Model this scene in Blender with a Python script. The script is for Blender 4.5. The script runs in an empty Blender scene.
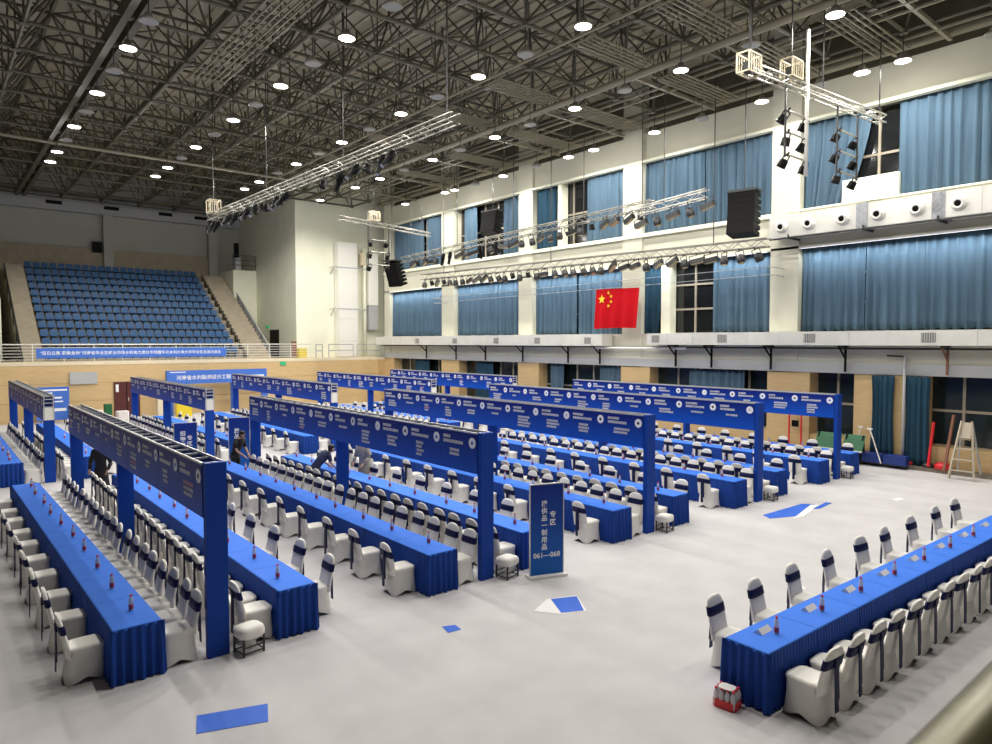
import bpy, bmesh, math, random
from mathutils import Vector, Matrix
random.seed(7)
PI = math.pi
S = bpy.context.scene
C = S.collection

# ---------------------------------------------------------------- camera, world, exposure
cam_d = bpy.data.cameras.new('camera'); cam = bpy.data.objects.new('camera', cam_d); C.objects.link(cam)
cam_d.sensor_width = 36.0; cam_d.lens = 24.786
cam.location = (0, 0, 4.54); cam.rotation_euler = (PI/2 - 0.0437, 0, -0.695)
cam_d.clip_start = 0.02; cam_d.clip_end = 300
cam_d.dof.use_dof = True; cam_d.dof.focus_distance = 18.0; cam_d.dof.aperture_fstop = 4.0
S.camera = cam
W = bpy.data.worlds.new('world'); S.world = W; W.use_nodes = True
W.node_tree.nodes['Background'].inputs['Color'].default_value = (0.9, 0.95, 1.0, 1)
W.node_tree.nodes['Background'].inputs['Strength'].default_value = 0.02
S.view_settings.view_transform = 'Standard'; S.view_settings.look = 'None'
S.view_settings.exposure = 0.0; S.view_settings.gamma = 1.0
S.view_settings.use_curve_mapping = False
LAMP_W = 605.0          # power of one ceiling lamp
ADDED_BAR_W = 28.0  # strength of the light added over the lower curtains
LAMP_COL = (1.0, 0.965, 0.90)
# ceiling lamps that are switched on: a 5 m x 5.1 m grid, rods hang from the truss nodes
LAMPS_ON = []
for i, ys in enumerate([(9.1, 14.2, 19.3, 24.5, 29.6, 34.8, 39.9, 42.3),
                        (4.0, 9.1, 14.2, 19.4, 24.5, 29.5, 34.7, 39.7, 42.2),
                        (4.0, 9.1, 14.2, 19.2, 24.3, 29.5, 34.6, 39.8, 42.2),
                        (4.0, 9.1, 14.3, 19.3, 24.3, 29.3, 34.6, 37.5, 42.3),
                        (4.0, 9.1, 10.4, 14.1, 19.2, 22.8, 24.5, 29.6, 34.2, 35.2, 39.8)]):
    for y in ys: LAMPS_ON.append((5.2 + 5.0*i, y, i))
LAMPS_OFF = []
for i, ys in enumerate([(22.1, 26.9, 32.3, 37.4), (16.8, 21.9, 27.1, 32.1, 37.3), (11.6, 16.8, 21.8, 27.0, 32.0, 37.2),
                        (11.7, 16.8, 22.0, 27.0, 32.1), (6.6, 11.9, 16.8, 26.9, 32.2)]):
    for y in ys: LAMPS_OFF.append((5.25 + 5.0*i, y, i))
# each lamp throws a wide cone down, and its bulging lens glows a little to the sides
for n, (x, y, i) in enumerate(LAMPS_ON):
    for kind, watt in (('SPOT', LAMP_W), ('POINT', LAMP_W*0.12)):
        L = bpy.data.lights.new('ceiling_lamp_light', kind)
        if kind == 'SPOT': L.spot_size = math.radians(168); L.spot_blend = 0.3
        L.energy = watt; L.color = LAMP_COL; L.shadow_soft_size = 0.12
        o = bpy.data.objects.new('ceiling_lamp_light', L); C.objects.link(o); o.location = (x, y, 13.80)

# ---------------------------------------------------------------- helpers
def mat(name, col, rough=0.6, metal=0.0, var=0.0, vscale=4.0, bump=0.0, bscale=60.0, emit=None, spec=0.5, stretch=None, trans=0.0):
    m = bpy.data.materials.new(name); m.use_nodes = True; nt = m.node_tree; b = nt.nodes['Principled BSDF']
    b.inputs['Base Color'].default_value = (*col, 1); b.inputs['Roughness'].default_value = rough
    b.inputs['Metallic'].default_value = metal; b.inputs['Specular IOR Level'].default_value = spec
    if trans: b.inputs['Transmission Weight'].default_value = trans
    if var or bump:
        tc = nt.nodes.new('ShaderNodeTexCoord'); mp = nt.nodes.new('ShaderNodeMapping')
        nt.links.new(tc.outputs['Object'], mp.inputs['Vector'])
        if stretch: mp.inputs['Scale'].default_value = stretch
    if var:
        n = nt.nodes.new('ShaderNodeTexNoise'); n.inputs['Scale'].default_value = vscale; n.inputs['Detail'].default_value = 4
        nt.links.new(mp.outputs[0], n.inputs['Vector'])
        r = nt.nodes.new('ShaderNodeMapRange'); r.inputs[1].default_value = 0.3; r.inputs[2].default_value = 0.7
        r.inputs[3].default_value = 1-var; r.inputs[4].default_value = 1+var
        nt.links.new(n.outputs['Fac'], r.inputs[0])
        mx = nt.nodes.new('ShaderNodeVectorMath'); mx.operation = 'SCALE'; mx.inputs[0].default_value = col
        nt.links.new(r.outputs[0], mx.inputs['Scale']); nt.links.new(mx.outputs[0], b.inputs['Base Color'])
    if bump:
        n2 = nt.nodes.new('ShaderNodeTexNoise'); n2.inputs['Scale'].default_value = bscale; n2.inputs['Detail'].default_value = 3
        nt.links.new(mp.outputs[0], n2.inputs['Vector'])
        bp = nt.nodes.new('ShaderNodeBump'); bp.inputs['Strength'].default_value = bump; bp.inputs['Distance'].default_value = 0.02
        nt.links.new(n2.outputs['Fac'], bp.inputs['Height']); nt.links.new(bp.outputs[0], b.inputs['Normal'])
    if emit:
        b.inputs['Emission Color'].default_value = (*emit[0], 1); b.inputs['Emission Strength'].default_value = emit[1]
    return m

def grad_mat(name, lo, hi, z0, z1, rough=0.5):
    """printed vinyl whose ink runs from one blue to another over its height"""
    m = bpy.data.materials.new(name); m.use_nodes = True; nt = m.node_tree; b = nt.nodes['Principled BSDF']
    b.inputs['Roughness'].default_value = rough; b.inputs['Specular IOR Level'].default_value = 0.2
    tc = nt.nodes.new('ShaderNodeTexCoord'); sp = nt.nodes.new('ShaderNodeSeparateXYZ'); nt.links.new(tc.outputs['Object'], sp.inputs[0])
    r = nt.nodes.new('ShaderNodeMapRange'); r.inputs[1].default_value = z0; r.inputs[2].default_value = z1
    nt.links.new(sp.outputs['Z'], r.inputs[0])
    mx = nt.nodes.new('ShaderNodeMix'); mx.data_type = 'RGBA'; nt.links.new(r.outputs[0], mx.inputs[0])
    mx.inputs[6].default_value = (*lo, 1); mx.inputs[7].default_value = (*hi, 1)
    nt.links.new(mx.outputs[2], b.inputs['Base Color'])
    return m

def wood_mat(name, col, dark):
    m = bpy.data.materials.new(name); m.use_nodes = True; nt = m.node_tree; b = nt.nodes['Principled BSDF']
    b.inputs['Roughness'].default_value = 0.45
    tc = nt.nodes.new('ShaderNodeTexCoord'); mp = nt.nodes.new('ShaderNodeMapping'); mp.inputs['Scale'].default_value = (1.2, 1.2, 7)
    nt.links.new(tc.outputs['Object'], mp.inputs[0])
    n = nt.nodes.new('ShaderNodeTexNoise'); n.inputs['Scale'].default_value = 1.6; n.inputs['Detail'].default_value = 6
    nt.links.new(mp.outputs[0], n.inputs['Vector'])
    r = nt.nodes.new('ShaderNodeValToRGB'); r.color_ramp.elements[0].position = 0.3; r.color_ramp.elements[1].position = 0.7
    r.color_ramp.elements[0].color = (*dark, 1); r.color_ramp.elements[1].color = (*col, 1)
    nt.links.new(n.outputs['Fac'], r.inputs[0]); nt.links.new(r.outputs[0], b.inputs['Base Color'])
    return m

M = dict(
    carpet=mat('grey_carpet', (0.61, 0.595, 0.60), 0.9, var=0.06, vscale=1.3, bump=0.25, bscale=90, spec=0.15),
    white=mat('white_wall_paint', (0.80, 0.80, 0.64), 0.6, var=0.04, vscale=0.8),
    dimwall=mat('dark_seating_side_wall', (0.07, 0.08, 0.10), 0.8, var=0.1),
    greywall=mat('grey_wall_paint', (0.42, 0.42, 0.37), 0.7, var=0.05, vscale=0.6),
    greybeam=mat('grey_beam_paint', (0.42, 0.43, 0.43), 0.6, var=0.05, vscale=0.8),
    lip=mat('cream_balcony_edge', (0.72, 0.62, 0.44), 0.5, var=0.05),
    wood=wood_mat('light_wood_panel', (0.62, 0.44, 0.22), (0.55, 0.385, 0.185)),
    skirtwood=mat('worn_brown_kerb', (0.20, 0.17, 0.13), 0.6, var=0.15),
    concrete=mat('stand_concrete', (0.36, 0.31, 0.23), 0.8, var=0.1, vscale=2),
    roof=mat('roof_deck', (0.42, 0.38, 0.27), 0.7, var=0.12, vscale=0.5),
    truss=mat('truss_paint', (0.10, 0.092, 0.06), 0.5, var=0.1),
    palepipe=mat('pale_pipe_paint', (0.25, 0.225, 0.16), 0.5),
    galv=mat('galvanised_duct', (0.66, 0.65, 0.60), 0.45, metal=0.15, var=0.05, vscale=1.5),
    flange=mat('bare_duct_joint', (0.30, 0.31, 0.33), 0.35, metal=0.7, var=0.25, vscale=9),
    grille=mat('vent_grille', (0.16, 0.15, 0.13), 0.5),
    black=mat('black_paint', (0.004, 0.004, 0.004), 0.5, spec=0.12),
    dark=mat('dark_steel', (0.05, 0.05, 0.05), 0.4, metal=0.5),
    alu_d=mat('dark_aluminium', (0.27, 0.26, 0.22), 0.45, metal=0.5),  # darker aluminium for most of the hung trusses
    cream=mat('cream_column_paint', (0.60, 0.585, 0.47), 0.6, var=0.04, vscale=0.8),
    alu=mat('aluminium', (0.50, 0.48, 0.42), 0.42, metal=0.6),
    silver=mat('silver_frame', (0.62, 0.62, 0.60), 0.4, metal=0.5),
    whitemetal=mat('white_enamel', (0.82, 0.80, 0.74), 0.4),
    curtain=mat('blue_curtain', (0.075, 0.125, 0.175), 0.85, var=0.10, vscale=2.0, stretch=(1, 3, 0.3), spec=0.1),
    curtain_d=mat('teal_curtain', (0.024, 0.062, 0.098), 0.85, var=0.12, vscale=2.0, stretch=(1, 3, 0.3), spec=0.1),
    glass=mat('night_window_glass', (0.010, 0.011, 0.012), 0.08, spec=0.6),
    glass_g=mat('dark_green_window_glass', (0.012, 0.02, 0.02), 0.12, spec=0.5),
    mull=mat('brown_window_frame', (0.30, 0.26, 0.20), 0.5),
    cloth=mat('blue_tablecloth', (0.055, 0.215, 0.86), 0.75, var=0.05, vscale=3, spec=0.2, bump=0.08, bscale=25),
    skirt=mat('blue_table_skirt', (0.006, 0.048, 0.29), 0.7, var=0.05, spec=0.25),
    chairw=mat('white_spandex_cover', (0.88, 0.855, 0.80), 0.65, var=0.03, vscale=6, spec=0.25),
    navy=mat('navy_satin_sash', (0.007, 0.011, 0.065), 0.5, spec=0.2),
    post=mat('blue_vinyl_post', (0.004, 0.050, 0.34), 0.55, spec=0.2),
    board=grad_mat('blue_sign_print', (0.004, 0.085, 0.52), (0.003, 0.016, 0.19), 2.0, 2.75),
    standee=grad_mat('blue_upright_sign_print', (0.010, 0.13, 0.50), (0.010, 0.035, 0.27), 0.0, 1.7),
    bannerblue=mat('mid_blue_banner', (0.045, 0.15, 0.56), 0.6),
    print_w=mat('white_print', (0.85, 0.85, 0.88), 0.5),
    print_p=mat('pink_print', (0.75, 0.45, 0.50), 0.5),
    seat=mat('blue_plastic_seat', (0.012, 0.075, 0.20), 0.45, spec=0.3),
    red=mat('red_plastic', (0.70, 0.02, 0.03), 0.4),
    redcap=mat('red_bottle_cap', (0.75, 0.03, 0.06), 0.4),
    redlab=mat('red_bottle_label', (0.55, 0.05, 0.07), 0.5),
    bottle=mat('clear_bottle', (0.86, 0.87, 0.92), 0.12, spec=0.6, trans=0.35),
    paper=mat('white_paper', (0.85, 0.85, 0.83), 0.7),
    rug=mat('blue_foam_sheet', (0.03, 0.14, 0.70), 0.7),
    flagred=mat('flag_red', (0.50, 0.006, 0.012), 0.8, spec=0.1),
    flagyel=mat('flag_yellow', (0.85, 0.62, 0.02), 0.6),
    green=mat('green_table_top', (0.006, 0.11, 0.035), 0.5),
    mat_blue=mat('navy_gym_mat', (0.010, 0.035, 0.20), 0.6),
    door=mat('dark_red_door', (0.085, 0.014, 0.012), 0.4),
    yellow=mat('yellow_plastic', (0.75, 0.58, 0.02), 0.5),
    ladder=mat('aged_wood_ladder', (0.50, 0.44, 0.34), 0.6),
    brown=mat('brown_wood', (0.22, 0.09, 0.05), 0.6),
    skin=mat('skin', (0.55, 0.33, 0.23), 0.5),
    hair=mat('black_hair', (0.012, 0.010, 0.010), 0.4),
    tee=mat('black_cotton', (0.012, 0.012, 0.014), 0.8),
    jeans=mat('navy_cotton', (0.015, 0.022, 0.07), 0.8),
    coat=mat('grey_coat', (0.30, 0.28, 0.25), 0.8),
    lens_on=mat('lamp_lens_lit', (1, 1, 1), 0.4, emit=((1.0, 0.95, 0.86), 14.0)),
    lens_added=mat('added_bar_glow', (0.9, 0.9, 0.9), 0.4, emit=((0.93, 0.97, 1.0), 1.5)),  # glow of the added curtain light bars
    lens_off=mat('lamp_lens_unlit', (0.36, 0.36, 0.34), 0.4),
    shade=mat('lamp_housing', (0.30, 0.28, 0.24), 0.4, metal=0.4),
    rail=mat('brushed_bronze_rail', (0.15, 0.135, 0.06), 0.35, metal=0.3, var=0.2, vscale=9),
    exitgreen=mat('exit_sign_lit', (0.02, 0.3, 0.12), 0.5, emit=((0.05, 0.7, 0.3), 0.25)),
    box=mat('white_card_box', (0.75, 0.70, 0.68), 0.7),
    amber=mat('amber_lens', (0.60, 0.48, 0.25), 0.25),
    canlens=mat('spot_lens', (0.35, 0.36, 0.38), 0.1),
)

class MB:
    """collects boxes, tubes, rings and quads and links them as one mesh object"""
    def __init__(s): s.v = []; s.f = []
    def add(s, vs, fs):
        n = len(s.v); s.v += [tuple(v) for v in vs]; s.f += [tuple(i+n for i in f) for f in fs]; return s
    def box(s, x0, y0, z0, x1, y1, z1):
        return s.add([(x0,y0,z0),(x1,y0,z0),(x1,y1,z0),(x0,y1,z0),(x0,y0,z1),(x1,y0,z1),(x1,y1,z1),(x0,y1,z1)],
                     [(0,3,2,1),(4,5,6,7),(0,1,5,4),(1,2,6,5),(2,3,7,6),(3,0,4,7)])
    def tube(s, a, b, r, n=6, r2=None):
        a = Vector(a); b = Vector(b); d = (b-a)
        if d.length < 1e-6: return s
        d.normalize(); u = d.orthogonal().normalized(); w = d.cross(u); r2 = r if r2 is None else r2
        vs = []
        for p, rr in ((a, r), (b, r2)):
            for i in range(n):
                t = 2*PI*i/n + PI/n; vs.append(p + (u*math.cos(t) + w*math.sin(t))*rr)
        fs = [(i, (i+1) % n, n+(i+1) % n, n+i) for i in range(n)] + [tuple(range(n-1, -1, -1)), tuple(range(n, 2*n))]
        return s.add(vs, fs)
    def bar(s, a, b, w, h):
        """rectangular bar, w across and h up"""
        a = Vector(a); b = Vector(b); d = (b-a).normalized(); up = Vector((0,0,1))
        if abs(d.z) > 0.99: up = Vector((0,1,0))
        u = d.cross(up).normalized()*w/2; v = u.cross(d).normalized()*h/2
        vs = [p+q for p in (a, b) for q in (-u-v, u-v, u+v, -u+v)]
        return s.add(vs, [(0,1,5,4),(1,2,6,5),(2,3,7,6),(3,0,4,7),(3,2,1,0),(4,5,6,7)])
    def lathe(s, prof, n=12, o=(0,0,0), axis=None):
        vs = []; fs = []
        for r, z in prof:
            for i in range(n):
                t = 2*PI*i/n; vs.append(Vector((r*math.cos(t), r*math.sin(t), z)))
        if axis is not None:
            q = Vector((0,0,1)).rotation_difference(Vector(axis).normalized()); vs = [q @ v for v in vs]
        vs = [v+Vector(o) for v in vs]
        for k in range(len(prof)-1):
            for i in range(n): fs.append((k*n+i, k*n+(i+1) % n, (k+1)*n+(i+1) % n, (k+1)*n+i))
        fs.append(tuple(range(n-1, -1, -1))); m = (len(prof)-1)*n; fs.append(tuple(range(m, m+n)))
        return s.add(vs, fs)
    def loft(s, rings, cap=(True, True)):
        n = len(rings[0]); vs = [v for r in rings for v in r]; fs = []
        for k in range(len(rings)-1):
            for i in range(n): fs.append((k*n+i, k*n+(i+1) % n, (k+1)*n+(i+1) % n, (k+1)*n+i))
        if cap[0]: fs.append(tuple(range(n-1, -1, -1)))
        if cap[1]: m = (len(rings)-1)*n; fs.append(tuple(range(m, m+n)))
        return s.add(vs, fs)
    def quad(s, a, b, c, d): return s.add([a, b, c, d], [(0,1,2,3)])
    def mesh(s, name, m, smooth=False):
        me = bpy.data.meshes.new(name); me.from_pydata(s.v, [], s.f); me.update()
        me.materials.append(m)
        if smooth:
            for p in me.polygons: p.use_smooth = len(p.vertices) <= 4
        return me
    def build(s, name, m, parent=None, smooth=False):
        o = bpy.data.objects.new(name, s.mesh(name, m, smooth)); C.objects.link(o)
        if parent is not None: o.parent = parent
        return o

def tag(o, label, cat, group=None, kind=None):
    o['label'] = label
    if cat: o['category'] = cat
    if group: o['group'] = group
    if kind: o['kind'] = kind
    return o
def struct(o, label=None):
    o['kind'] = 'structure'
    if label: o['label'] = label
    return o
def thing(name, label, cat, loc=(0,0,0), rz=0, group=None):
    o = bpy.data.objects.new(name, None); o.empty_display_size = 0.1; C.objects.link(o)
    o.location = loc; o.rotation_euler = (0,0,rz); return tag(o, label, cat, group)
KIDS = {}
def dup(root, loc, rz=None, label=None, group=None, rot=None):
    """a copy of a thing, its parts and their sub-parts, all sharing mesh data"""
    if root not in KIDS: KIDS[root] = [(c, list(c.children)) for c in root.children]
    r = root.copy(); C.objects.link(r); r.location = loc
    if rot is not None: r.rotation_euler = rot
    elif rz is not None: r.rotation_euler = (0,0,rz)
    if label: r['label'] = label
    if group: r['group'] = group
    for ch, gs in KIDS[root]:
        c = ch.copy(); C.objects.link(c); c.parent = r
        for g in gs:
            d = g.copy(); C.objects.link(d); d.parent = c
    return r
def sx(name, box, m, label=None): return struct(MB().box(*box).build(name, m), label)

ONES = 'first second third fourth fifth sixth seventh eighth ninth tenth eleventh twelfth thirteenth fourteenth fifteenth sixteenth seventeenth eighteenth nineteenth'.split()
TENS = {2: 'twent', 3: 'thirt', 4: 'fort'}
def nth(k):
    """1 -> first"""
    if k <= 19: return ONES[k-1]
    t, u = divmod(k, 10)
    return TENS[t] + ('ieth' if u == 0 else 'y-' + ONES[u-1])

def text(name, body, size, loc, rot, m, parent, align='LEFT', ex=0.002):
    cu = bpy.data.curves.new(name, 'FONT'); cu.body = body; cu.size = size; cu.extrude = ex; cu.align_x = align; cu.align_y = 'CENTER'
    cu.resolution_u = 2; cu.offset = size*(0.022 if len(body) <= 7 else 0.009)
    cu.materials.append(m); tmp = bpy.data.objects.new(name, cu); C.objects.link(tmp)
    bpy.context.view_layer.update()
    me = bpy.data.meshes.new_from_object(tmp.evaluated_get(bpy.context.evaluated_depsgraph_get()))
    bpy.data.objects.remove(tmp); bpy.data.curves.remove(cu)
    o = bpy.data.objects.new(name, me); C.objects.link(o)
    o.location = loc; o.rotation_euler = rot
    if parent is not None: o.parent = parent
    return o

# ---------------------------------------------------------------- hall shell
XW = 27.2                    # inner face of the curtain wall
YW = 46.0                    # wood wall under the far balcony
sx('floor', (-14, -8, -0.2, 28.2, 46.2, 0.0), M['carpet'])
sx('wall_left', (-14.3, -8, 0, -14, 60, 17.4), M['dimwall'])
sx('wall_front', (-14, -8.3, 0, 28, -8, 17.4), M['dimwall'])
sx('wall_back', (-14, 59.5, 0, 28, 59.8, 17.4), M['greywall'])
sx('wall_wood', (-14, YW, 0, 27.2, YW+0.3, 3.2), M['wood'])
sx('balcony_slab', (-14, YW-0.02, 3.2, 27.2, 48.2, 3.42), M['lip'])
# horizontal reveal lines on the wood wall
b = MB()
for z in (1.1, 2.15): b.box(-14, YW-0.008, z, 27.2, YW+0.01, z+0.012)
struct(b.build('trim_1', M['brown']))
# roof deck with ribs, and the space frame below it
b = MB(); b.box(-14.3, -8.3, 17.3, 28.3, 60, 17.5)
for k in range(70):
    x = -14 + 0.6*k; b.box(x, -8, 17.22, x+0.12, 60, 17.3)
struct(b.build('ceiling', M['roof']))
X0, DX, NX, Y0, DY, NY, ZL, ZU = -12.3, 2.5, 16, -3.65, 2.55, 25, 14.85, 16.85
lo = lambda i, j: Vector((X0+DX*i, Y0+DY*j, ZL))
up = lambda i, j: Vector((X0+DX*(i+.5), Y0+DY*(j+.5), ZU))
b = MB()
for j in range(NY): b.tube(lo(0, j), lo(NX-1, j), 0.072, 6)
for i in range(NX): b.tube(lo(i, 0), lo(i, NY-1), 0.072, 6)
for i in range(NX-1): b.tube(up(i, 0), up(i, NY-2), 0.07, 5)
for j in range(NY-1): b.tube(up(0, j), up(NX-2, j), 0.07, 5)
for i in range(NX):
    for j in range(NY):
        p = lo(i, j)
        for a in (-1, 0):
            for c in (-1, 0):
                if 0 <= i+a < NX-1 and 0 <= j+c < NY-1: b.tube(p, up(i+a, j+c), 0.042, 4)
        b.tube(p, p+Vector((0, 0, 2.4)), 0.032, 4)
        b.tube(p+Vector((0,0,-.10)), p+Vector((0,0,.12)), 0.15, 6)
for i in range(NX-1):
    for j in range(NY-1):
        p = up(i, j); b.tube(p, p+Vector((0,0,.45)), 0.05, 4)
        b.tube(p, p+Vector((DX/2, 0, .45)), 0.03, 4); b.tube(p, p+Vector((-DX/2, 0, .45)), 0.03, 4)
struct(b.build('ceiling_truss', M['truss']))
# pale pipes running through the roof
struct(MB().tube((20.9, -8, 14.6), (20.9, 46, 14.6), 0.13, 8).build('ceiling_pipe', M['palepipe'], smooth=True))
struct(MB().tube((26.75, -8, 14.95), (26.75, 46, 14.95), 0.16, 8).build('ceiling_pipe', M['palepipe'], smooth=True))
struct(MB().tube((-14, 41.5, 14.7), (27.2, 41.5, 14.7), 0.08, 8).build('ceiling_pipe', M['palepipe'], smooth=True))
b = MB()
for x in (5.1, 5.5): b.bar((x, -8, 14.95), (x, 58, 14.95), .22, .5)
struct(b.build('ceiling_girder', M['truss']))
# ceiling gratings (catwalk panels of parallel bars)
def grating(x0, y0, x1, y1, along, z=14.62, pitch=0.2):
    b = MB()
    if along == 'y':
        n = int((x1-x0)/pitch)
        for k in range(n+1): b.box(x0+k*pitch, y0, z, x0+k*pitch+0.035, y1, z+0.06)
        for k in range(int((y1-y0)/2.5)+1): b.box(x0, y0+2.5*k, z+.06, x1, y0+2.5*k+.06, z+.12)
    else:
        n = int((y1-y0)/pitch)
        for k in range(n+1): b.box(x0, y0+k*pitch, z, x1, y0+k*pitch+0.035, z+0.06)
        for k in range(int((x1-x0)/2.5)+1): b.box(x0+2.5*k, y0, z+.06, x0+2.5*k+.06, y1, z+.12)
    struct(b.build('ceiling_grating', M['palepipe']))
grating(8.0, 12, 9.3, 28, 'y')
for y in (9.3, 12.2, 15.6, 20.4, 24.6, 29.6, 34.6):
    grating(17.3, y, 20.6, y+1.1, 'x'); grating(22.0, y, 26.3, y+1.1, 'x')
b = MB()
for y in (8.2, 9.9, 13.3, 17.2, 22.3, 26.8, 32.0, 37.0):
    b.box(21.2, y, 14.72, 26.9, y+.12, 14.86)
for x in (17.0, 22.9, 23.5, 25.6): b.box(x, -4, 14.70, x+.07, 44, 14.78)
struct(b.build('ceiling_rail', M['palepipe']))

# ---- curtain wall on the far side of the tables (x = 27.2)
COLS = [(5.5, 6.7), (13.5, 14.7), (21.4, 22.6), (29.3, 30.5), (37.0, 38.4), (45.2, 46.0)]
for k, (a, c) in enumerate(COLS):
    sx('wall_column', (XW-0.02, a, 3.3, 28.0, c, 17.3), M['cream'])
    sx('wall_pier', (XW-0.02, a-0.55, 0, 28.0, c+0.05, 3.36), M['wood'])
sx('wall_beam', (XW+0.15, -8, 13.4, 28.1, 46, 14.75), M['cream'])
sx('wall_upper', (XW+0.45, -8, 14.75, 28.1, 46, 17.3), M['truss'])
sx('wall_beam', (XW+0.08, -8, 8.4, 28.1, 46, 9.85), M['cream'])
sx('wall_beam', (XW+0.02, -8, 3.72, 28.1, 46, 4.95), M['cream'])
sx('wall_beam', (XW-0.06, -8, 3.34, 28.1, 46, 3.74), M['greybeam'])
sx('baseboard_right', (XW-0.35, -8, 0, XW+0.1, 46, 0.14), M['skirtwood'])
sx('wall_dado', (XW+0.1, -8, 0.1, 28.1, 46, 0.85), M['wood'])
sx('wall_outer', (28.1, -8, 0, 28.3, 60, 17.3), M['greywall'])
b = MB(); b.box(XW-0.02, -8, 8.32, XW+0.2, 46, 8.42); b.box(XW-0.05, -8, 9.82, XW+0.25, 14.0, 9.88); b.box(XW-.1, 14.7, 9.68, XW+.2, 46, 9.86)
struct(b.build('trim_2', M['white']))
struct(MB().box(XW-.05, -8, 13.30, XW+.25, 46, 13.42).build('trim_3', M['white']))
wn = [0]
def window(y0, y1, z0, z1, nx, nz, glass='glass'):
    wn[0] += 1
    o = struct(MB().box(27.86, y0, z0, 27.92, y1, z1).build('window_%d' % wn[0], M[glass]))
    b = MB(); t = 0.045
    for k in range(nx+1):
        y = y0 + (y1-y0)*k/nx; b.box(27.80, y-t, z0, 27.87, y+t, z1)
    for k in range(nz+1):
        z = z0 + (z1-z0)*k/nz; b.box(27.79, y0, z-t, 27.87, y1, z+t)
    b.build('window_frame', M['mull'], o)
BAYS = [(6.7, 13.5), (14.7, 21.4), (22.6, 29.3), (30.5, 37.0), (38.4, 45.2)]
for a, c in BAYS:
    window(a, c, 9.85, 13.4, 5, 2); window(a, c, 4.95, 8.4, 5, 3)
for a, c in [(6.7, 8.9), (11.25, 12.95), (14.7, 20.85), (22.6, 28.75), (30.5, 36.45), (38.4, 44.6)]:
    window(a, c, 0.85, 3.36, max(2, int((c-a)/1.1)), 2, 'glass_g')
sx('wall_pier', (XW+0.0, 8.8, 0, 28.0, 11.25, 3.36), M['wood'])

def curtain(y0, y1, z0, z1, label, m='curtain', x=27.5, amp=0.10, pitch=0.36, pinch=None, seed=0, waist=0.0):
    """hanging cloth with folds; pinch=(fraction of width kept at the hem, which end is gathered)"""
    rnd = random.Random(seed or int(y0*100+z0*7)); n = max(8, int((y1-y0)/pitch*8)); zs = 10
    ph = [rnd.uniform(-.5, .5) for _ in range(n+1)]
    for _ in range(6): ph = [(ph[max(0,i-1)]+ph[i]+ph[min(n,i+1)])/3 for i in range(n+1)]
    rows = []
    for k in range(zs+1):
        t = k/zs; z = z1 + (z0-z1)*t; row = []; nar = 1-waist*math.sin(PI*min(1, t*1.1))
        for i in range(n+1):
            u = i/n; y = y0 + (y1-y0)*u
            if pinch:
                keep = 1-(1-pinch[0])*t**1.4
                y = y1-(y1-y)*keep if pinch[1] > 0 else y0+(y-y0)*keep
            y = (y0+y1)/2+(y-(y0+y1)/2)*nar
            w = 2*PI*u*(y1-y0)/pitch + ph[i]*9
            a = amp*(0.55+0.45*t)*(0.7+0.6*abs(ph[i])*2)
            row.append((x + a*math.sin(w) + .02*math.sin(w*2.3+t*2), y, z + (0.03*math.sin(w) if k == zs else 0) + (0.025*math.cos(w) if k == 0 else 0)))
        rows.append(row)
    b = MB(); L = n+1; vs = [v for r in rows for v in r]; vs2 = [(v[0]+0.025, v[1], v[2]) for v in vs]; fs = []
    N = len(vs)
    for k in range(zs):
        for i in range(n):
            q = (k*L+i, k*L+i+1, (k+1)*L+i+1, (k+1)*L+i); fs.append(q); fs.append(tuple(N+j for j in reversed(q)))
    edge = [(0*L+i, 0*L+i+1) for i in range(n)] + [(k*L+n, (k+1)*L+n) for k in range(zs)] + [(zs*L+i+1, zs*L+i) for i in range(n-1, -1, -1)] + [((k+1)*L, k*L) for k in range(zs-1, -1, -1)]
    fs += [(q, p, p+N, q+N) for p, q in edge]
    b.add(vs+vs2, fs)
    return tag(b.build('window_curtain', M[m], smooth=True), label, 'curtain', 'blue window curtains')
# upper row
curtain(6.7, 10.0, 9.7, 13.45, 'wide blue curtain hanging above the nozzle duct, at the end of the wall')
curtain(10.9, 13.5, 9.6, 13.4, 'slanting blue curtain drawn aside above the nozzle duct beside the white column', pinch=(0.62, 1), amp=.10)
curtain(14.7, 18.05, 9.75, 13.4, 'upper blue curtain behind the large hanging loudspeaker, next to the bare column')
curtain(18.12, 21.4, 9.75, 13.4, 'upper blue curtain of the closed pair, on the side away from the loudspeaker')
curtain(22.6, 25.35, 9.75, 13.4, 'upper blue curtain beside a dark bare pane, above the red flag')
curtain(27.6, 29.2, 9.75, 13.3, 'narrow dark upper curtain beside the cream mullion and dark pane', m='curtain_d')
curtain(30.5, 32.2, 9.75, 13.4, 'upper blue curtain behind the small loudspeaker, on its flag side')
curtain(34.9, 36.2, 9.75, 13.4, 'narrow upper blue curtain behind the small loudspeaker, on the white box side')
curtain(38.4, 40.6, 9.75, 13.4, 'upper blue curtain in the last bay, beside the column')
curtain(41.0, 44.9, 9.75, 13.4, 'upper blue curtain in the last bay, against the corner')
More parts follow.
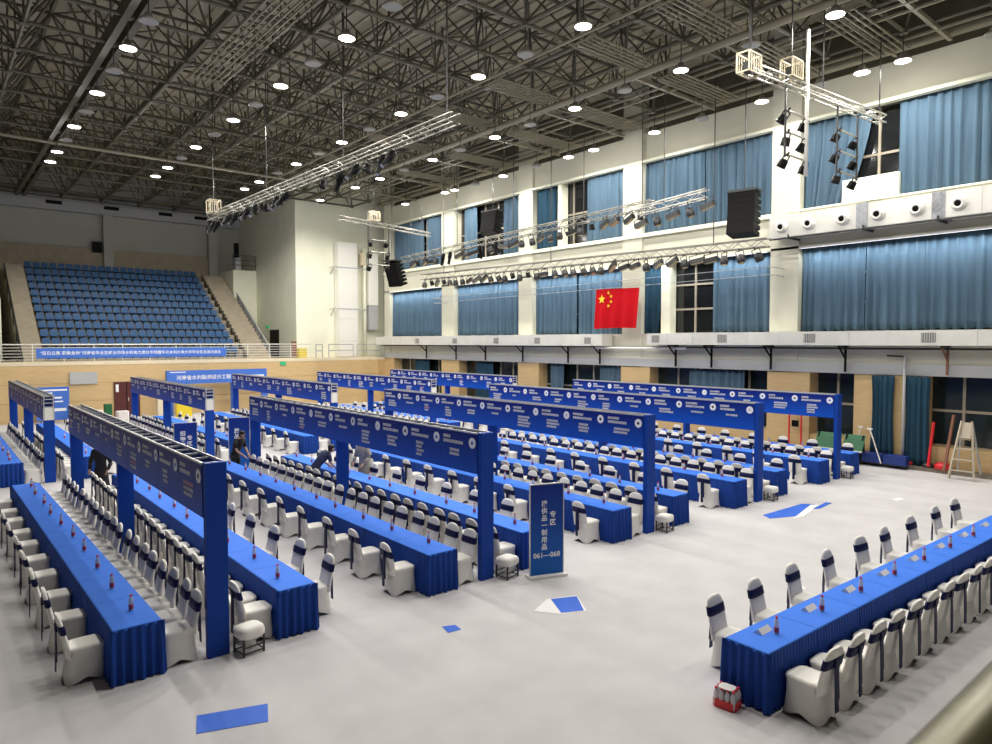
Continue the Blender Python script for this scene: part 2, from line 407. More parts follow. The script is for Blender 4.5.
# lower row
curtain(6.7, 9.0, 5.0, 8.42, 'lower blue curtain under the nozzle duct, at the end of the wall')
curtain(9.03, 11.0, 5.0, 8.42, 'middle lower blue curtain under the nozzle duct')
curtain(11.03, 13.5, 5.0, 8.42, 'lower blue curtain under the nozzle duct, touching the white column')
curtain(14.75, 17.6, 5.0, 8.42, 'lower blue curtain beside the bare lower window')
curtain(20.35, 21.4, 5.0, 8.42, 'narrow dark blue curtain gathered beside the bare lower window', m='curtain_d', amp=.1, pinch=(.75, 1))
curtain(22.6, 26.0, 4.4, 8.42, 'lower blue curtain partly behind the red flag')
curtain(26.05, 29.3, 5.0, 8.42, 'lower blue curtain just past the red flag, away from the bare window')
curtain(30.5, 37.0, 5.0, 8.42, 'wide unbroken lower blue curtain two columns past the flag')
curtain(38.4, 41.6, 5.0, 8.42, 'lower blue curtain in the last bay, by the column')
curtain(41.65, 45.2, 5.0, 8.42, 'lower blue curtain in the last bay, by the corner')
# floor level
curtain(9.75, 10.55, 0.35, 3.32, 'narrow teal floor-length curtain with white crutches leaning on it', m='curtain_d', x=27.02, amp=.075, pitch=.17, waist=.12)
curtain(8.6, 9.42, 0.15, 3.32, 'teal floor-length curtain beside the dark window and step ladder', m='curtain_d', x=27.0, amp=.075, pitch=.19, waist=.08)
curtain(15.9, 18.7, 0.9, 3.3, 'blue curtain at floor level behind the fourth sign gantry', x=27.4, amp=.1)
curtain(22.7, 24.2, 0.9, 3.3, 'short bunched blue curtain at floor level under the red flag', x=27.4, amp=.1)
curtain(26.9, 28.0, 0.6, 3.3, 'tapering blue curtain at floor level past the flag', x=27.4, amp=.08, pinch=(1.0, 1))
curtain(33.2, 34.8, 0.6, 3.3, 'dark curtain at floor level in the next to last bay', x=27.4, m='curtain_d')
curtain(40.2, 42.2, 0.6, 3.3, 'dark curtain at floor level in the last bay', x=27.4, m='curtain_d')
# cream mullion posts in half-open bays
struct(MB().box(27.3, 27.05, 9.85, 27.8, 27.35, 13.4).build('window_post', M['white']))
struct(MB().box(27.3, 19.8, 4.95, 27.8, 20.3, 8.4).build('window_post', M['white']))
struct(MB().box(27.3, 9.9, 9.85, 27.85, 11.9, 10.75).build('wall_panel', M['white']))

# added light bars, no known fixture, to brighten the tops of the lower curtains
for n, (a, c) in enumerate(BAYS):
    t = thing('added_light_bar', 'added slim light bar under the upper beam, %s bay from the step ladder end' % nth(n+1), 'light bar', (27.12, (a+c)/2, 8.30), 0, 'added light bars over the lower curtains')
    h = (c-a)/2-.1
    MB().box(-.04, -h, 0, .04, h, .07).build('added_housing', M['whitemetal'], t)
    MB().box(-.03, -h+.02, -.008, .03, h-.02, .0).build('added_diffuser', M['lens_added'], t)
    L = bpy.data.lights.new('added_bar_light', 'AREA'); L.shape = 'RECTANGLE'; L.size = .06; L.size_y = 2*h-.06; L.energy = ADDED_BAR_W*h; L.color = (.93, .97, 1.0); L.spread = math.radians(100)
    o = bpy.data.objects.new('added_bar_light', L); C.objects.link(o); o.location = (27.12, (a+c)/2, 8.285); o.rotation_euler = (0, -.45, 0)

# ---- air ducts
def duct(name, label, x0, y0, z0, x1, y1, z1, grills, flanges=()):
    d = thing(name, label, 'air duct', ((x0+x1)/2, (y0+y1)/2, z0))
    cx, cy = (x0+x1)/2, (y0+y1)/2
    MB().box(x0-cx, y0-cy, 0, x1-cx, y1-cy, z1-z0).build('duct_body', M['galv'], d)
    b = MB(); y = y0+0.05
    while y < y1: b.box(x0-cx-.012, y-cy-.015, -.012, x1-cx, y-cy+.015, z1-z0+.012); y += 1.35
    b.build('seam_ribs', M['galv'], d)
    for g in grills:
        k = MB(); k.box(x0-cx-.02, g-.22-cy, .12, x0-cx+.02, g+.22-cy, .44)
        gr = k.build('vent', M['grille'], d); k = MB()
        for q in range(6): k.box(x0-cx-.028, g-.2-cy+.075*q, .13, x0-cx-.018, g-.2-cy+.075*q+.025, .43)
        k.build('vent_slats', M['silver'], gr)
    for a, c in flanges: MB().box(x0-cx-.025, a-cy, -.02, x1-cx, c-cy, z1-z0+.02).build('duct_joint', M['flange'], d)
    return d
duct('air_duct', 'long white lower air duct below the curtains, on the step ladder side', 26.35, -7.8, 4.42, 27.15, 20.4, 4.95, [12.6, 8.5, 16.4, 19.9, 4.5])
duct('air_duct', 'white lower air duct along the wall, past the flag to the corner', 26.35, 23.2, 4.35, 27.15, 45.9, 4.95, [24.2, 28.0, 31.6, 35.8, 40.2])
nz = duct('nozzle_duct', 'upper white air duct with a row of round nozzles', 26.4, -7.8, 8.72, 27.25, 14.35, 9.6, [], [(10.58, 10.98), (8.12, 8.52)])
for y in (13.82, 12.73, 11.45, 10.23, 8.97, 7.72, 6.4):
    b = MB(); b.lathe([(.26, 0), (.25, .05), (.18, .10), (.19, .17), (.11, .18), (.10, .05)], 16, (-.42, y-3.275, .42), (-1, 0, -.12))
    n_ = b.build('nozzle', M['whitemetal'], nz, True)
    MB().lathe([(.095, .10), (.095, .172), (.09, .173)], 14, (-.42, y-3.275, .42), (-1, 0, -.12)).build('nozzle_opening', M['black'], n_)
b = MB()
for y in (13.5, 10.7, 8.3, 5.8): b.bar((26.3, y, 8.66), (27.2, y, 8.66), .06, .08); b.bar((26.3, y, 8.6), (26.3, y, 8.8), .05, .05)
b.bar((26.34, -7.8, 8.66), (26.34, 14.3, 8.66), .05, .06)
b.build('support_rail', M['dark'], nz).location = (-26.825, -3.275, -8.72)
# brackets carrying the lower ducts
def bracket(y, k, kind=0):
    d = thing('duct_bracket', '%s black steel bracket under the lower duct, counted from the step ladder' % nth(k), 'bracket', (27.1, y, 3.7), 0, 'duct brackets')
    m = M['black'] if kind == 0 else M['brown']
    MB().bar((-.75, 0, .68), (.1, 0, .68), .06, .06).build('arm', M['black'], d)
    MB().bar((-.7, 0, .66), (-.12, 0, .2), .05, .05).build('strut', m, d)
    MB().bar((-.12, 0, -.3), (-.12, 0, .68), .07, .07).build('upright', m, d)
for k, (y, q) in enumerate([(8.1, 1), (11.5, 0), (14.5, 0), (17.3, 0), (19.2, 0), (23.9, 0), (26.2, 0), (29.9, 0), (33.4, 0), (36.5, 0), (40.0, 0)]): bracket(y, k+1, q)
struct(MB().tube((26.9, -7.8, 4.3), (26.9, 46, 4.3), .04, 6).build('wall_pipe', M['dark']))
struct(MB().tube((26.75, 18.5, 4.25), (26.75, 24.0, 4.25), .06, 6).build('wall_pipe', M['whitemetal']))
sp_ = thing('drain_pipe', 'grey drain pipe with red elbow standing between the two teal curtains', 'pipe', (26.95, 9.42, .1))
MB().tube((0,0,0), (0,0,3.95), .05, 8).build('riser', M['greybeam'], sp_, True)
MB().tube((0,0,3.92), (0,.6,3.95), .04, 8).build('elbow', M['dark'], sp_, True)

# ---- white box block at the corner and walls behind the stand
sx('wall_block', (20.8, 47.7, 3.42, 28.1, 59.5, 17.3), M['white'])
sx('wall_stair_block', (18.95, 55.4, 3.4, 20.8, 59.5, 10.3), M['white'])
sx('door_1', (20.74, 50.9, 3.45, 20.82, 52.6, 5.5), M['black'])
sx('wall_pilaster', (10.55, 59.0, 3.4, 11.2, 59.5, 14.2), M['greywall'])
sx('wall_pilaster', (18.2, 58.9, 3.4, 18.9, 59.5, 14.9), M['greywall'])
sx('wall_cornice', (-14, 58.9, 14.15, 20.8, 59.5, 15.25), M['greybeam'])
sx('wall_panel', (-14, 59.3, 3.4, 18.9, 59.5, 11.6), M['concrete'])
for k, x in enumerate((7.4, 11.1, 14.9, 17.6)):
    tag(MB().box(x-.5, 58.86, 14.55, x+.5, 58.95, 14.8).build('air_vent', M['black']), '%s dark slot vent in the band above the stand, from the stairs end' % nth(k+1), 'vent', 'slot vents above the stand')
tag(MB().box(9.8, 59.1, 11.3, 10.45, 59.32, 12.1).build('wall_speaker', M['black']), 'small black speaker box beside the pilaster above the stand', 'speaker')
sx('wall_lobby', (-6, 50.5, 3.42, 3.5, 59.4, 7.2), M['white'])
sx('door_2', (1.5, 50.42, 3.45, 3.2, 50.52, 5.6), M['black'])
g = thing('wall_duct', 'tall white square duct standing on the white corner block', 'air duct', (24.6, 47.35, 3.45))
MB().box(-.75, -.3, 0, .85, .3, 8.6).build('duct_body', M['whitemetal'], g)
b = MB()
for z in (1.2, 2.9, 4.6, 6.3): b.box(-.78, -.33, z, .88, .3, z+.06)
b.build('seam_ribs', M['whitemetal'], g)
for z in (3.6, 6.7):
    bb = MB(); bb.bar((-1.15, -.3, z), (1.6, -.3, z), .06, .08); bb.bar((-1.1, -.3, z), (-1.1, .3, z-.5), .05, .05); bb.bar((-1.15, -.3, z), (-1.15, .3, z), .05, .05)
    bb.build('bracket', M['greybeam'], g)
g = thing('vertical_pipe', 'tall cream drop pipe beside the square duct on the white block', 'pipe', (26.15, 47.2, 3.45))
MB().tube((0,0,0), (0,0,8.3), .12, 8).build('riser', M['white'], g, True)
MB().box(-.35, -.15, 7.0, -.05, .3, 7.9).build('junction_box', M['lip'], g)
g = thing('curtain_hood', 'white hood panel with a grey cloth hanging in the far corner', 'hood', (26.81, 47.1, 5.2))
MB().box(-.4, -.1, 2.2, .4, .6, 6.2).build('hood', M['whitemetal'], g)
MB().box(-.35, -.05, .3, .4, .5, 2.2).build('grey_cloth', M['greybeam'], g)
tag(MB().box(20.4, 47.6, 3.45, 20.75, 47.72, 4.6).build('notice_board', M['brown']), 'small brown notice board by the corner of the white block', 'notice board')
tag(MB().box(20.45, 46.5, 3.42, 21.05, 46.9, 4.1).build('litter_bin', M['yellow']), 'yellow litter bin behind the balcony rail', 'bin')
for k, (x, y, z) in enumerate(((20.72, 53.0, 5.65), (19.0, 45.98, 2.95))):
    tag(MB().box(x-.04 if k == 0 else x-.17, y-.2 if k == 0 else y-.05, z, x+.04 if k == 0 else x+.25, y+.25 if k == 0 else y, z+.22).build('exit_sign', M['exitgreen']),
        ['small green lit exit sign above the stair door', 'small green lit exit sign on the wood wall under the balcony'][k], 'exit sign')

# ---- stand with stairs
b = MB(); RN, R0, RD, RZ, RH = 12, 48.0, 0.85, 3.42, 0.54
for k in range(RN):
    y = R0+RD*k; b.box(4.2, y, 3.3, 18.95, y+RD+(59.5-R0-RD*RN if k == RN-1 else 0), RZ+RH*k+.02)
struct(b.build('floor_stand', M['concrete']))
b = MB()
for x0, x1 in ((4.3, 5.3), (17.3, 18.85)):
    for k in range(RN*2):
        y = R0-.3+RD/2*k; b.box(x0, y, 3.3, x1, y+RD/2+.3, RZ+RH/2*(k+1))
struct(b.build('floor_stairs', M['concrete']))
# stand seats, one object each
b = MB()
pan = []; 
b.loft([[(x*.21, y, z) for x in (-1, -.5, .5, 1)] + [(x*.21, y+.03, z-.035) for x in (1, .5, -.5, -1)] for y, z in ((-.42, .40), (-.40, .44), (-.12, .42), (-.02, .46))])
b.loft([[(x*.21*w, y, z) for x in (-1, -.5, .5, 1)] + [(x*.21*w, y+.04, z) for x in (1, .5, -.5, -1)] for y, z, w in ((-.03, .42, 1), (0, .6, 1), (.03, .76, .98), (.045, .81, .85))])
b.box(-.05, -.2, .02, .05, -.08, .42)
seat_me = b.mesh('stadium_seat', M['seat'])
NS = 23
for k in range(RN):
    for i in range(NS):
        o = bpy.data.objects.new('stadium_seat', seat_me); C.objects.link(o)
        o.location = (5.62+0.5*i, R0+RD*k+.62, RZ+RH*k+.02)
        tag(o, 'blue plastic stand seat, %s row up from the rail, %s from the lobby stairs' % (nth(k+1), nth(i+1)), 'stadium seat', 'blue seats of the raised stand')
# balcony railing and its banner
def railing(name, label, x0, x1, y, z0):
    t = thing(name, label, 'railing', (x0, y, z0)); L = x1-x0
    MB().tube((0,0,.98), (L,0,.98), .04, 6).build('top_rail', M['whitemetal'], t, True)
    for k in range(5): MB().tube((0,0,.12+.17*k), (L,0,.12+.17*k), .015, 5).build('rail_bar', M['whitemetal'], t)
    n = max(1, int(L/1.5))
    for k in range(n+1): MB().tube((L*k/n,0,0), (L*k/n,0,.98), .025, 5).build('rail_post', M['whitemetal'], t)
railing('balcony_railing', 'long white railing along the balcony below the blue stand', -6, 21.2, 46.15, 3.42)
for k, (a, c) in enumerate(((21.6, 22.1), (22.6, 24.6), (24.9, 26.9))):
    t = thing('pipe_railing', '%s white bent pipe rail in front of the white corner block' % nth(k+1), 'railing', (a, 46.2, 3.42), 0, 'bent pipe rails')
    L = c-a
    for z in (.5, .95): MB().tube((0,0,z), (L,0,z), .04, 6).build('rail_bar', M['greybeam'], t)
    for x in (0, L): MB().tube((x,0,0), (x,0,.95), .04, 6).build('rail_post', M['greybeam'], t)
t = thing('stair_handrail', 'sloping steel handrail beside the stand stairs, white block side', 'handrail', (18.98, 48.4, 3.42))
MB().tube((0,0,.95), (0,6.4,5.0), .05, 6).build('handrail', M['greybeam'], t)
for k in range(6): MB().tube((0,1.2*k+.1,.1+.74*k), (0,1.2*k+.1,1.0+.76*k), .03, 5).build('rail_post', M['dark'], t)
MB().add([(0,.1,.1),(0,6.4,4.1),(0,6.4,4.9),(0,.1,.9),(.03,.1,.1),(.03,6.4,4.1),(.03,6.4,4.9),(.03,.1,.9)], [(0,1,2,3),(7,6,5,4),(0,4,5,1),(3,2,6,7)]).build('side_panel', M['greybeam'], t)
t = thing('stair_handrail', 'sloping dark handrail beside the stand stairs, lobby side', 'handrail', (4.2, 48.4, 3.42))
MB().tube((0,0,.95), (0,9,6.5), .05, 6).build('handrail', M['dark'], t)
for k in range(6): MB().tube((0,1.7*k+.1,.1+1.05*k), (0,1.7*k+.1,1.0+1.08*k), .03, 5).build('rail_post', M['dark'], t)
t = thing('platform_railing', 'thin dark railing on top of the stair block', 'railing', (18.95, 55.4, 10.3))
for z in (.4, .8, 1.2): MB().tube((0,0,z), (1.85,0,z), .025, 5).build('rail_bar', M['dark'], t)
for x in (0, .9, 1.8): MB().tube((x,0,0), (x,0,1.2), .03, 5).build('rail_post', M['dark'], t)
MB().box(.25, .2, 0, .7, .6, 1.0).build('flight_case', M['greybeam'], t); MB().box(.3, .5, 1.0, .65, .7, 2.2).build('speaker_case', M['black'], t)

bn = thing('railing_banner', 'long blue cloth banner with white Chinese writing tied to the balcony railing', 'banner', (4.75, 46.112, 3.62))
MB().box(0, -.012, 0, 10.45, .012, .56).build('banner_cloth', M['bannerblue'], bn)
tx = text('lettering', '“百日云集 职集金秋”河南省毕业生就业市场水利电力类分市场暨华北水利水电大学毕业生双选洽谈会', .226, (.16, -.02, .28), (PI/2, 0, 0), M['print_w'], bn)
# blue header portal in front of the wood wall
hp = thing('entrance_portal', 'wide blue header board on posts with white title before the wood wall', 'sign', (11.2, 44.9, 0))
MB().box(0, -.15, 1.95, 6.2, .15, 2.78).build('header_board', M['bannerblue'], hp)
for x in (.0, 3.9, 5.9): MB().box(x, -.15, 0, x+.35, .15, 1.95).build('post', M['bannerblue'], hp)
text('lettering', '河南省水利勘测设计工程', .30, (.55, -.16, 2.32), (PI/2, 0, 0), M['print_w'], hp)
MB().box(.2, -.16, 2.66, 1.1, -.14, 2.71).build('small_print', M['print_w'], hp)
MB().box(4.7, -.16, 2.25, 6.0, -.14, 2.40).build('small_print', M['print_w'], hp)
pb = thing('poster_board', 'tall blue poster board with white text lines by the wood wall', 'poster', (4.55, 44.8, 0))
MB().box(0, -.03, .2, 1.55, .03, 2.05).build('board', M['bannerblue'], pb)
b = MB(); b.box(.05, -.04, 1.83, 1.45, -.028, 1.92); b.box(.05, -.04, 1.68, .75, -.028, 1.75); b.box(.05, -.04, 1.40, 1.2, -.028, 1.50); b.box(.05, -.04, 1.20, 1.25, -.028, 1.27); b.box(.6, -.04, .7, 1.4, -.028, .86)
b.build('lettering', M['print_w'], pb)
for x in (.2, 1.3): MB().bar((x, .05, 0), (x, .05, 1.2), .05, .05).build('leg', M['dark'], pb)
dr = struct(MB().box(8.55, 45.92, 0, 9.95, 46.02, 2.15).build('door_3', M['door']))
MB().box(8.65, 45.90, 1.55, 8.8, 45.925, 2.0).build('door_sign', M['print_w'], dr)
MB().box(9.22, 45.90, 0, 9.26, 45.93, 2.15).build('door_gap', M['black'], dr)
MB().box(9.3, 45.87, 1.0, 9.34, 45.93, 1.2).build('door_handle', M['silver'], dr)
tag(MB().box(6.3, 45.9, 2.1, 7.7, 45.98, 2.8).build('wall_sign', M['greybeam']), 'plain grey panel on the wood wall under the balcony', 'panel')

# ---------------------------------------------------------------- ceiling lamps
def lamp_proto(lens):
    t = thing('ceiling_lamp', 'x', 'ceiling lamp', (0, 0, 14), 0)
    MB().lathe([(.25, -.13), (.275, -.12), (.25, -.05), (.12, .02), (.10, .12), (.03, .14)], 16).build('lamp_shade', M['shade'], t, True)
    MB().lathe([(.245, -.137), (.24, -.12)], 16).build('lens', M[lens], t)
    MB().tube((0, 0, .12), (0, 0, .95), .018, 5).build('rod', M['dark'], t)
    return t
rowname = ['row over the front sign gantry tip', 'second row out from the curtain-less side', 'middle lamp row', 'fourth lamp row, one before the curtain wall', 'lamp row along the curtain wall']
pon, poff = lamp_proto('lens_on'), lamp_proto('lens_off')
rowname = ['lamp row farthest from the curtain wall', 'second lamp row, stand side', 'middle lamp row', 'fourth lamp row', 'lamp row along the curtain wall']
for proto, lst, st in ((pon, LAMPS_ON, 'lit'), (poff, LAMPS_OFF, 'unlit')):
    cnt = {}
    for n, (x, y, i) in enumerate(lst):
        cnt[i] = cnt.get(i, 0)+1
        lab = '%s round ceiling lamp, %s from the camera end, %s' % (st, nth(cnt[i]), rowname[i])
        if n == 0: proto.location = (x, y, 14); o = proto
        else: o = dup(proto, (x, y, 14))
        o['label'] = lab; o['group'] = st + ' round ceiling lamps'

# ---------------------------------------------------------------- stage trusses and lights
def lattice(a, b_, w=.32, r=.028, step=.5):
    a = Vector(a); b_ = Vector(b_); d = b_-a; n = max(2, int(d.length/step)); dn = d.normalized()
    u = dn.cross(Vector((0,0,1))).normalized()*w/2; v = Vector((0,0,w/2)); b = MB()
    cs = [u+v, u-v, -u-v, -u+v]
    for c in cs: b.tube(a+c, b_+c, r, 6)
    for k in range(n):
        p = a+d*(k/n); q = a+d*((k+1)/n)
        for i in range(4):
            c1, c2 = cs[i], cs[(i+1) % 4]
            if k % 2: c1, c2 = c2, c1
            b.tube(p+c1, q+c2, r*.5, 4)
    return b
def hung_truss(label, a, b_, cables, mm='alu', name='lighting_truss', w=.32):
    t = thing(name, label, 'truss', a); av = Vector(a)
    lattice((0,0,0), Vector(b_)-av, w).build('truss_frame', M[mm], t)
    for c in cables:
        p = (Vector(b_)-av)*c; MB().tube(p+Vector((0,0,.1)), (p.x, p.y, 17.23-av.z), .022, 5).build('cable', M['dark'], t)
    return t
def hoist(p, hx, hy, h, label):
    t = thing('motor_hoist', label, 'hoist', p)
    b = MB()
    for x in (-hx, hx):
        for y in (-hy, hy): b.bar((x, y, 0), (x, y, h), .035, .035)
    for z in (0, h):
        for y in (-hy, hy): b.bar((-hx, y, z), (hx, y, z), .035, .035)
        for x in (-hx, hx): b.bar((x, -hy, z), (x, hy, z), .035, .035)
    for k in range(1, 5):
        x = -hx+2*hx*k/5; b.bar((x, -hy, 0), (x, -hy, h), .02, .02); b.bar((x, hy, 0), (x, hy, h), .02, .02)
    b.build('cage', M['lip'], t)
    MB().box(-hx*.5, -hy*.5, .04, hx*.5, hy*.5, h*.6).build('motor', M['dark'], t)
    MB().tube((0, 0, h*.6), (0, 0, 17.23-p[2]), .015, 5).build('chain', M['dark'], t)
L1a, L1b = Vector((11.0, 35.4, 10.7)), Vector((11.55, 15.6, 10.8))
hung_truss('long aluminium lighting truss hanging by itself in front of the stand', L1a, L1b, (.03, .35, .68, .98), 'alu_d', w=.28)
for c in (.03,):
    p = L1a.lerp(L1b, c); hoist((p.x, p.y, p.z+.17), .26, .26, .6, 'boxy cream chain hoist at the stand end of the lone truss')
L2a, L2b = Vector((24.2, 38.6, 9.92)), Vector((24.0, 18.3, 10.45))
hung_truss('upper lighting truss along the curtain wall, between the hanging loudspeakers', L2a, L2b, (.05, .3, .55, .8, .97), 'alu_d')
hung_truss('short bright truss reaching to the large hanging loudspeaker', (23.3, 18.6, 10.05), (23.5, 15.35, 10.32), (.4,))
L3a, L3b = Vector((25.5, 38.2, 8.85)), Vector((25.5, 13.9, 8.45))
hung_truss('lower lighting truss close to the curtain wall, full of lamps', L3a, L3b, (.1, .5, .9), 'alu_d')
hung_truss('cross truss with two lamp ladders beside the white column', (17.0, 9.95, 11.85), (25.2, 9.7, 12.1), (.02, .5, .97), w=.24)
hung_truss('cross truss in front of the white corner block', (18.4, 36.0, 11.65), (24.6, 36.0, 11.3), (.1, .9), 'alu_d', w=.22)
tag(MB().tube((19.95, 9.75, 9.4), (19.95, 9.75, 13.6), .055, 8).build('hanging_pole', M['whitemetal'], None, True), 'bright vertical pole hanging through the cross truss', 'pole')
for k, (x, y, z, lab) in enumerate([(19.3, 9.9, 12.1, 'cream wire cage hoist box on the cross truss beside the pole'), (17.1, 9.95, 11.7, 'boxy hoist at the hall end of the cross truss'), (20.6, 36.0, 11.75, 'cream hoist box on the cross truss by the white block')]):
    hoist((x, y, z), .30, .18, .5, lab)
# lamp fixtures
def fixture(kind):
    t = thing('stage_light', 'x', 'stage light', (0, 0, 0))
    if kind == 'par':
        MB().lathe([(.06, .12), (.12, .09), (.13, -.10), (.145, -.13), (.14, -.12)], 12, (0, 0, -.28)).build('lamp_body', M['black'], t, True)
        MB().lathe([(.12, -.115), (.118, -.11)], 12, (0, 0, -.28)).build('lens', M['canlens'], t)
    elif kind == 'flood':
        MB().box(-.30, -.10, -.42, .30, .10, -.22).build('lamp_body', M['dark'], t)
        MB().box(-.27, -.08, -.435, .27, .08, -.42).build('lens', M['amber'], t)
    elif kind == 'profile':
        MB().lathe([(.09, .30), (.12, .25), (.12, -.05), (.085, -.08), (.085, -.40), (.10, -.42)], 12, (0, 0, -.32)).build('lamp_body', M['black'], t, True)
        MB().lathe([(.08, -.425), (.078, -.42)], 12, (0, 0, -.32)).build('lens', M['canlens'], t)
    else:
        MB().lathe([(.05, .20), (.14, .14), (.17, 0), (.16, -.12), (.13, -.18)], 12, (0, 0, -.40)).build('lamp_body', M['dark'], t, True)
        MB().lathe([(.125, -.185), (.12, -.18)], 12, (0, 0, -.40)).build('lens', M['amber'], t)
    b = MB(); w = .15 if kind != 'flood' else .32
    b.bar((-w, 0, -.33), (-w, 0, -.06), .03, .03); b.bar((w, 0, -.33), (w, 0, -.06), .03, .03); b.bar((-w, 0, -.06), (w, 0, -.06), .03, .03); b.tube((0,0,-.06), (0,0,.06), .03, 6)
    b.build('yoke', M['dark'], t)
    return t
FX = {k: [fixture(k), False] for k in ('par', 'flood', 'profile', 'head')}
def hang(kind, p, rot, label, group):
    f = FX[kind]
    if not f[1]: o = f[0]; f[1] = True; o.location = p; o.rotation_euler = rot
    else: o = dup(f[0], p, rot=rot)
    o['label'] = label; o['group'] = group
rr = random.Random(3)
n = 0
for c in [.02, .06, .085, .13, .17, .21, .24, .28, .33, .39, .44, .60, .66, .72, .76, .80, .83]:
    p = L1a.lerp(L1b, c); n += 1
    hang('profile' if n % 3 else 'par', (p.x+.16, p.y, p.z-.2), (rr.uniform(-.3, .3), rr.uniform(.3, .8), rr.uniform(-.6, .6)), 'black stage light, %s from the stand end of the lone front truss' % nth(n), 'stage lights on the lone front truss')
n = 0
for k in range(27):
    p = L2a.lerp(L2b, .07+.9*k/26); n += 1
    hang(['flood', 'par', 'head', 'profile', 'flood', 'head'][rr.randrange(6)], (p.x-.16, p.y, p.z-.2), (rr.uniform(-.2, .2), rr.uniform(-.1, .5), PI/2+rr.uniform(-.4, .4)), 'stage light, %s from the far end of the upper wall truss' % nth(n), 'stage lights on the upper wall truss')
n = 0
for k in range(36):
    p = L3a.lerp(L3b, .02+.96*k/35); n += 1
    hang(['head', 'par', 'head', 'flood'][rr.randrange(4)], (p.x-.16, p.y, p.z-.2), (rr.uniform(-.2, .2), rr.uniform(0, .6), PI/2+rr.uniform(-.4, .4)), 'stage light, %s from the far end of the lower wall truss' % nth(n), 'stage lights on the lower wall truss')
for k in range(5):
    p = Vector((23.35, 18.4, 10.0)).lerp(Vector((23.45, 15.3, 10.3)), k/4)
    hang('head' if k % 2 else 'flood', (p.x-.16, p.y, p.z-.2), (0, .3, PI/2), 'stage light, %s along the short truss by the large loudspeaker' % nth(k+1), 'stage lights on the short truss')
# ladder frames with six lamps each
def lamp_ladder(label, x0, x1, y, ztop, zs, where):
    t = thing('lamp_ladder', label, 'lamp frame', (x0, y, zs[-1]-.1)); L = x1-x0; zb = zs[-1]-.1
    for x in (0, L): MB().tube((x, 0, 0), (x, 0, ztop-zb), .035, 6).build('side_bar', M['dark'], t)
    for z in zs: MB().tube((0, 0, z-zb), (L, 0, z-zb), .03, 6).build('rung', M['alu'], t)
    q = 0
    for z in zs:
        for x in (x0+.1, x1-.1):
            q += 1; hang('par', (x, y-.05, z), (rr.uniform(.3, .7), rr.uniform(-.3, .3), 0), 'black stage light, %s on the %s' % (nth(q), where), 'stage lights on the lamp ladders')
lamp_ladder('lamp ladder hanging in front of the white column', 18.8, 20.1, 9.8, 12.0, (11.1, 10.5, 9.87), 'ladder before the white column')
lamp_ladder('lamp ladder hanging in front of the slanting curtain', 22.05, 23.5, 9.8, 12.0, (11.2, 10.55, 9.92), 'ladder before the slanting curtain')
lamp_ladder('lamp ladder hanging in front of the white corner block', 20.2, 21.6, 36.0, 11.7, (10.6, 9.9, 9.15), 'ladder before the white block')
# line array loudspeakers: a stack of cabinets on a bumper frame
def line_array(label, loc, rz, n, w, h, d, lean, curve):
    t = thing('line_array_speaker', label, 'loudspeaker', loc, rz)
    MB().box(-w/2-.05, -d/2, 0, w/2+.05, d/2, .08).build('bumper_frame', M['dark'], t)
    MB().tube((0, 0, .08), (0, 0, 17.23-loc[2]), .02, 5).build('cable', M['dark'], t)
    y = 0; z = 0; a = lean
    for k in range(n):
        c, s = math.cos(a), math.sin(a); R = lambda px, py, pz: (px, y+py*c+pz*s, z+pz*c-py*s)
        b = MB(); x = w/2
        vs = [R(-x, -d/2, -h+.004), R(x, -d/2, -h+.004), R(x, d/2, -h*.8), R(-x, d/2, -h*.8), R(-x, -d/2, -.004), R(x, -d/2, -.004), R(x, d/2, -h*.2), R(-x, d/2, -h*.2)]
        b.add(vs, [(0,3,2,1),(4,5,6,7),(0,1,5,4),(1,2,6,5),(2,3,7,6),(3,0,4,7)])
        cb = b.build('speaker_cabinet', M['black'], t)
        g = MB(); g.quad(R(-x+.03, -d/2-.006, -h+.04), R(x-.03, -d/2-.006, -h+.04), R(x-.03, -d/2-.006, -.04), R(-x+.03, -d/2-.006, -.04)); g.build('speaker_grille', M['black'], cb)
        y -= h*s; z -= h*c; a += curve
line_array('large black line array loudspeaker hanging before the curtains', (23.8, 13.95, 10.15), PI*.5+.2+PI, 7, 1.0, .235, .75, -.02, .035)
line_array('small black line array loudspeaker before the dark upper window', (25.2, 30.5, 12.0), -PI/2+.1, 6, 1.1, .22, .7, .05, .05)
line_array('curved black line array loudspeaker at the far end of the upper truss', (24.0, 39.6, 9.9), -PI/2+.25, 7, 1.1, .24, .7, -.45, .03)

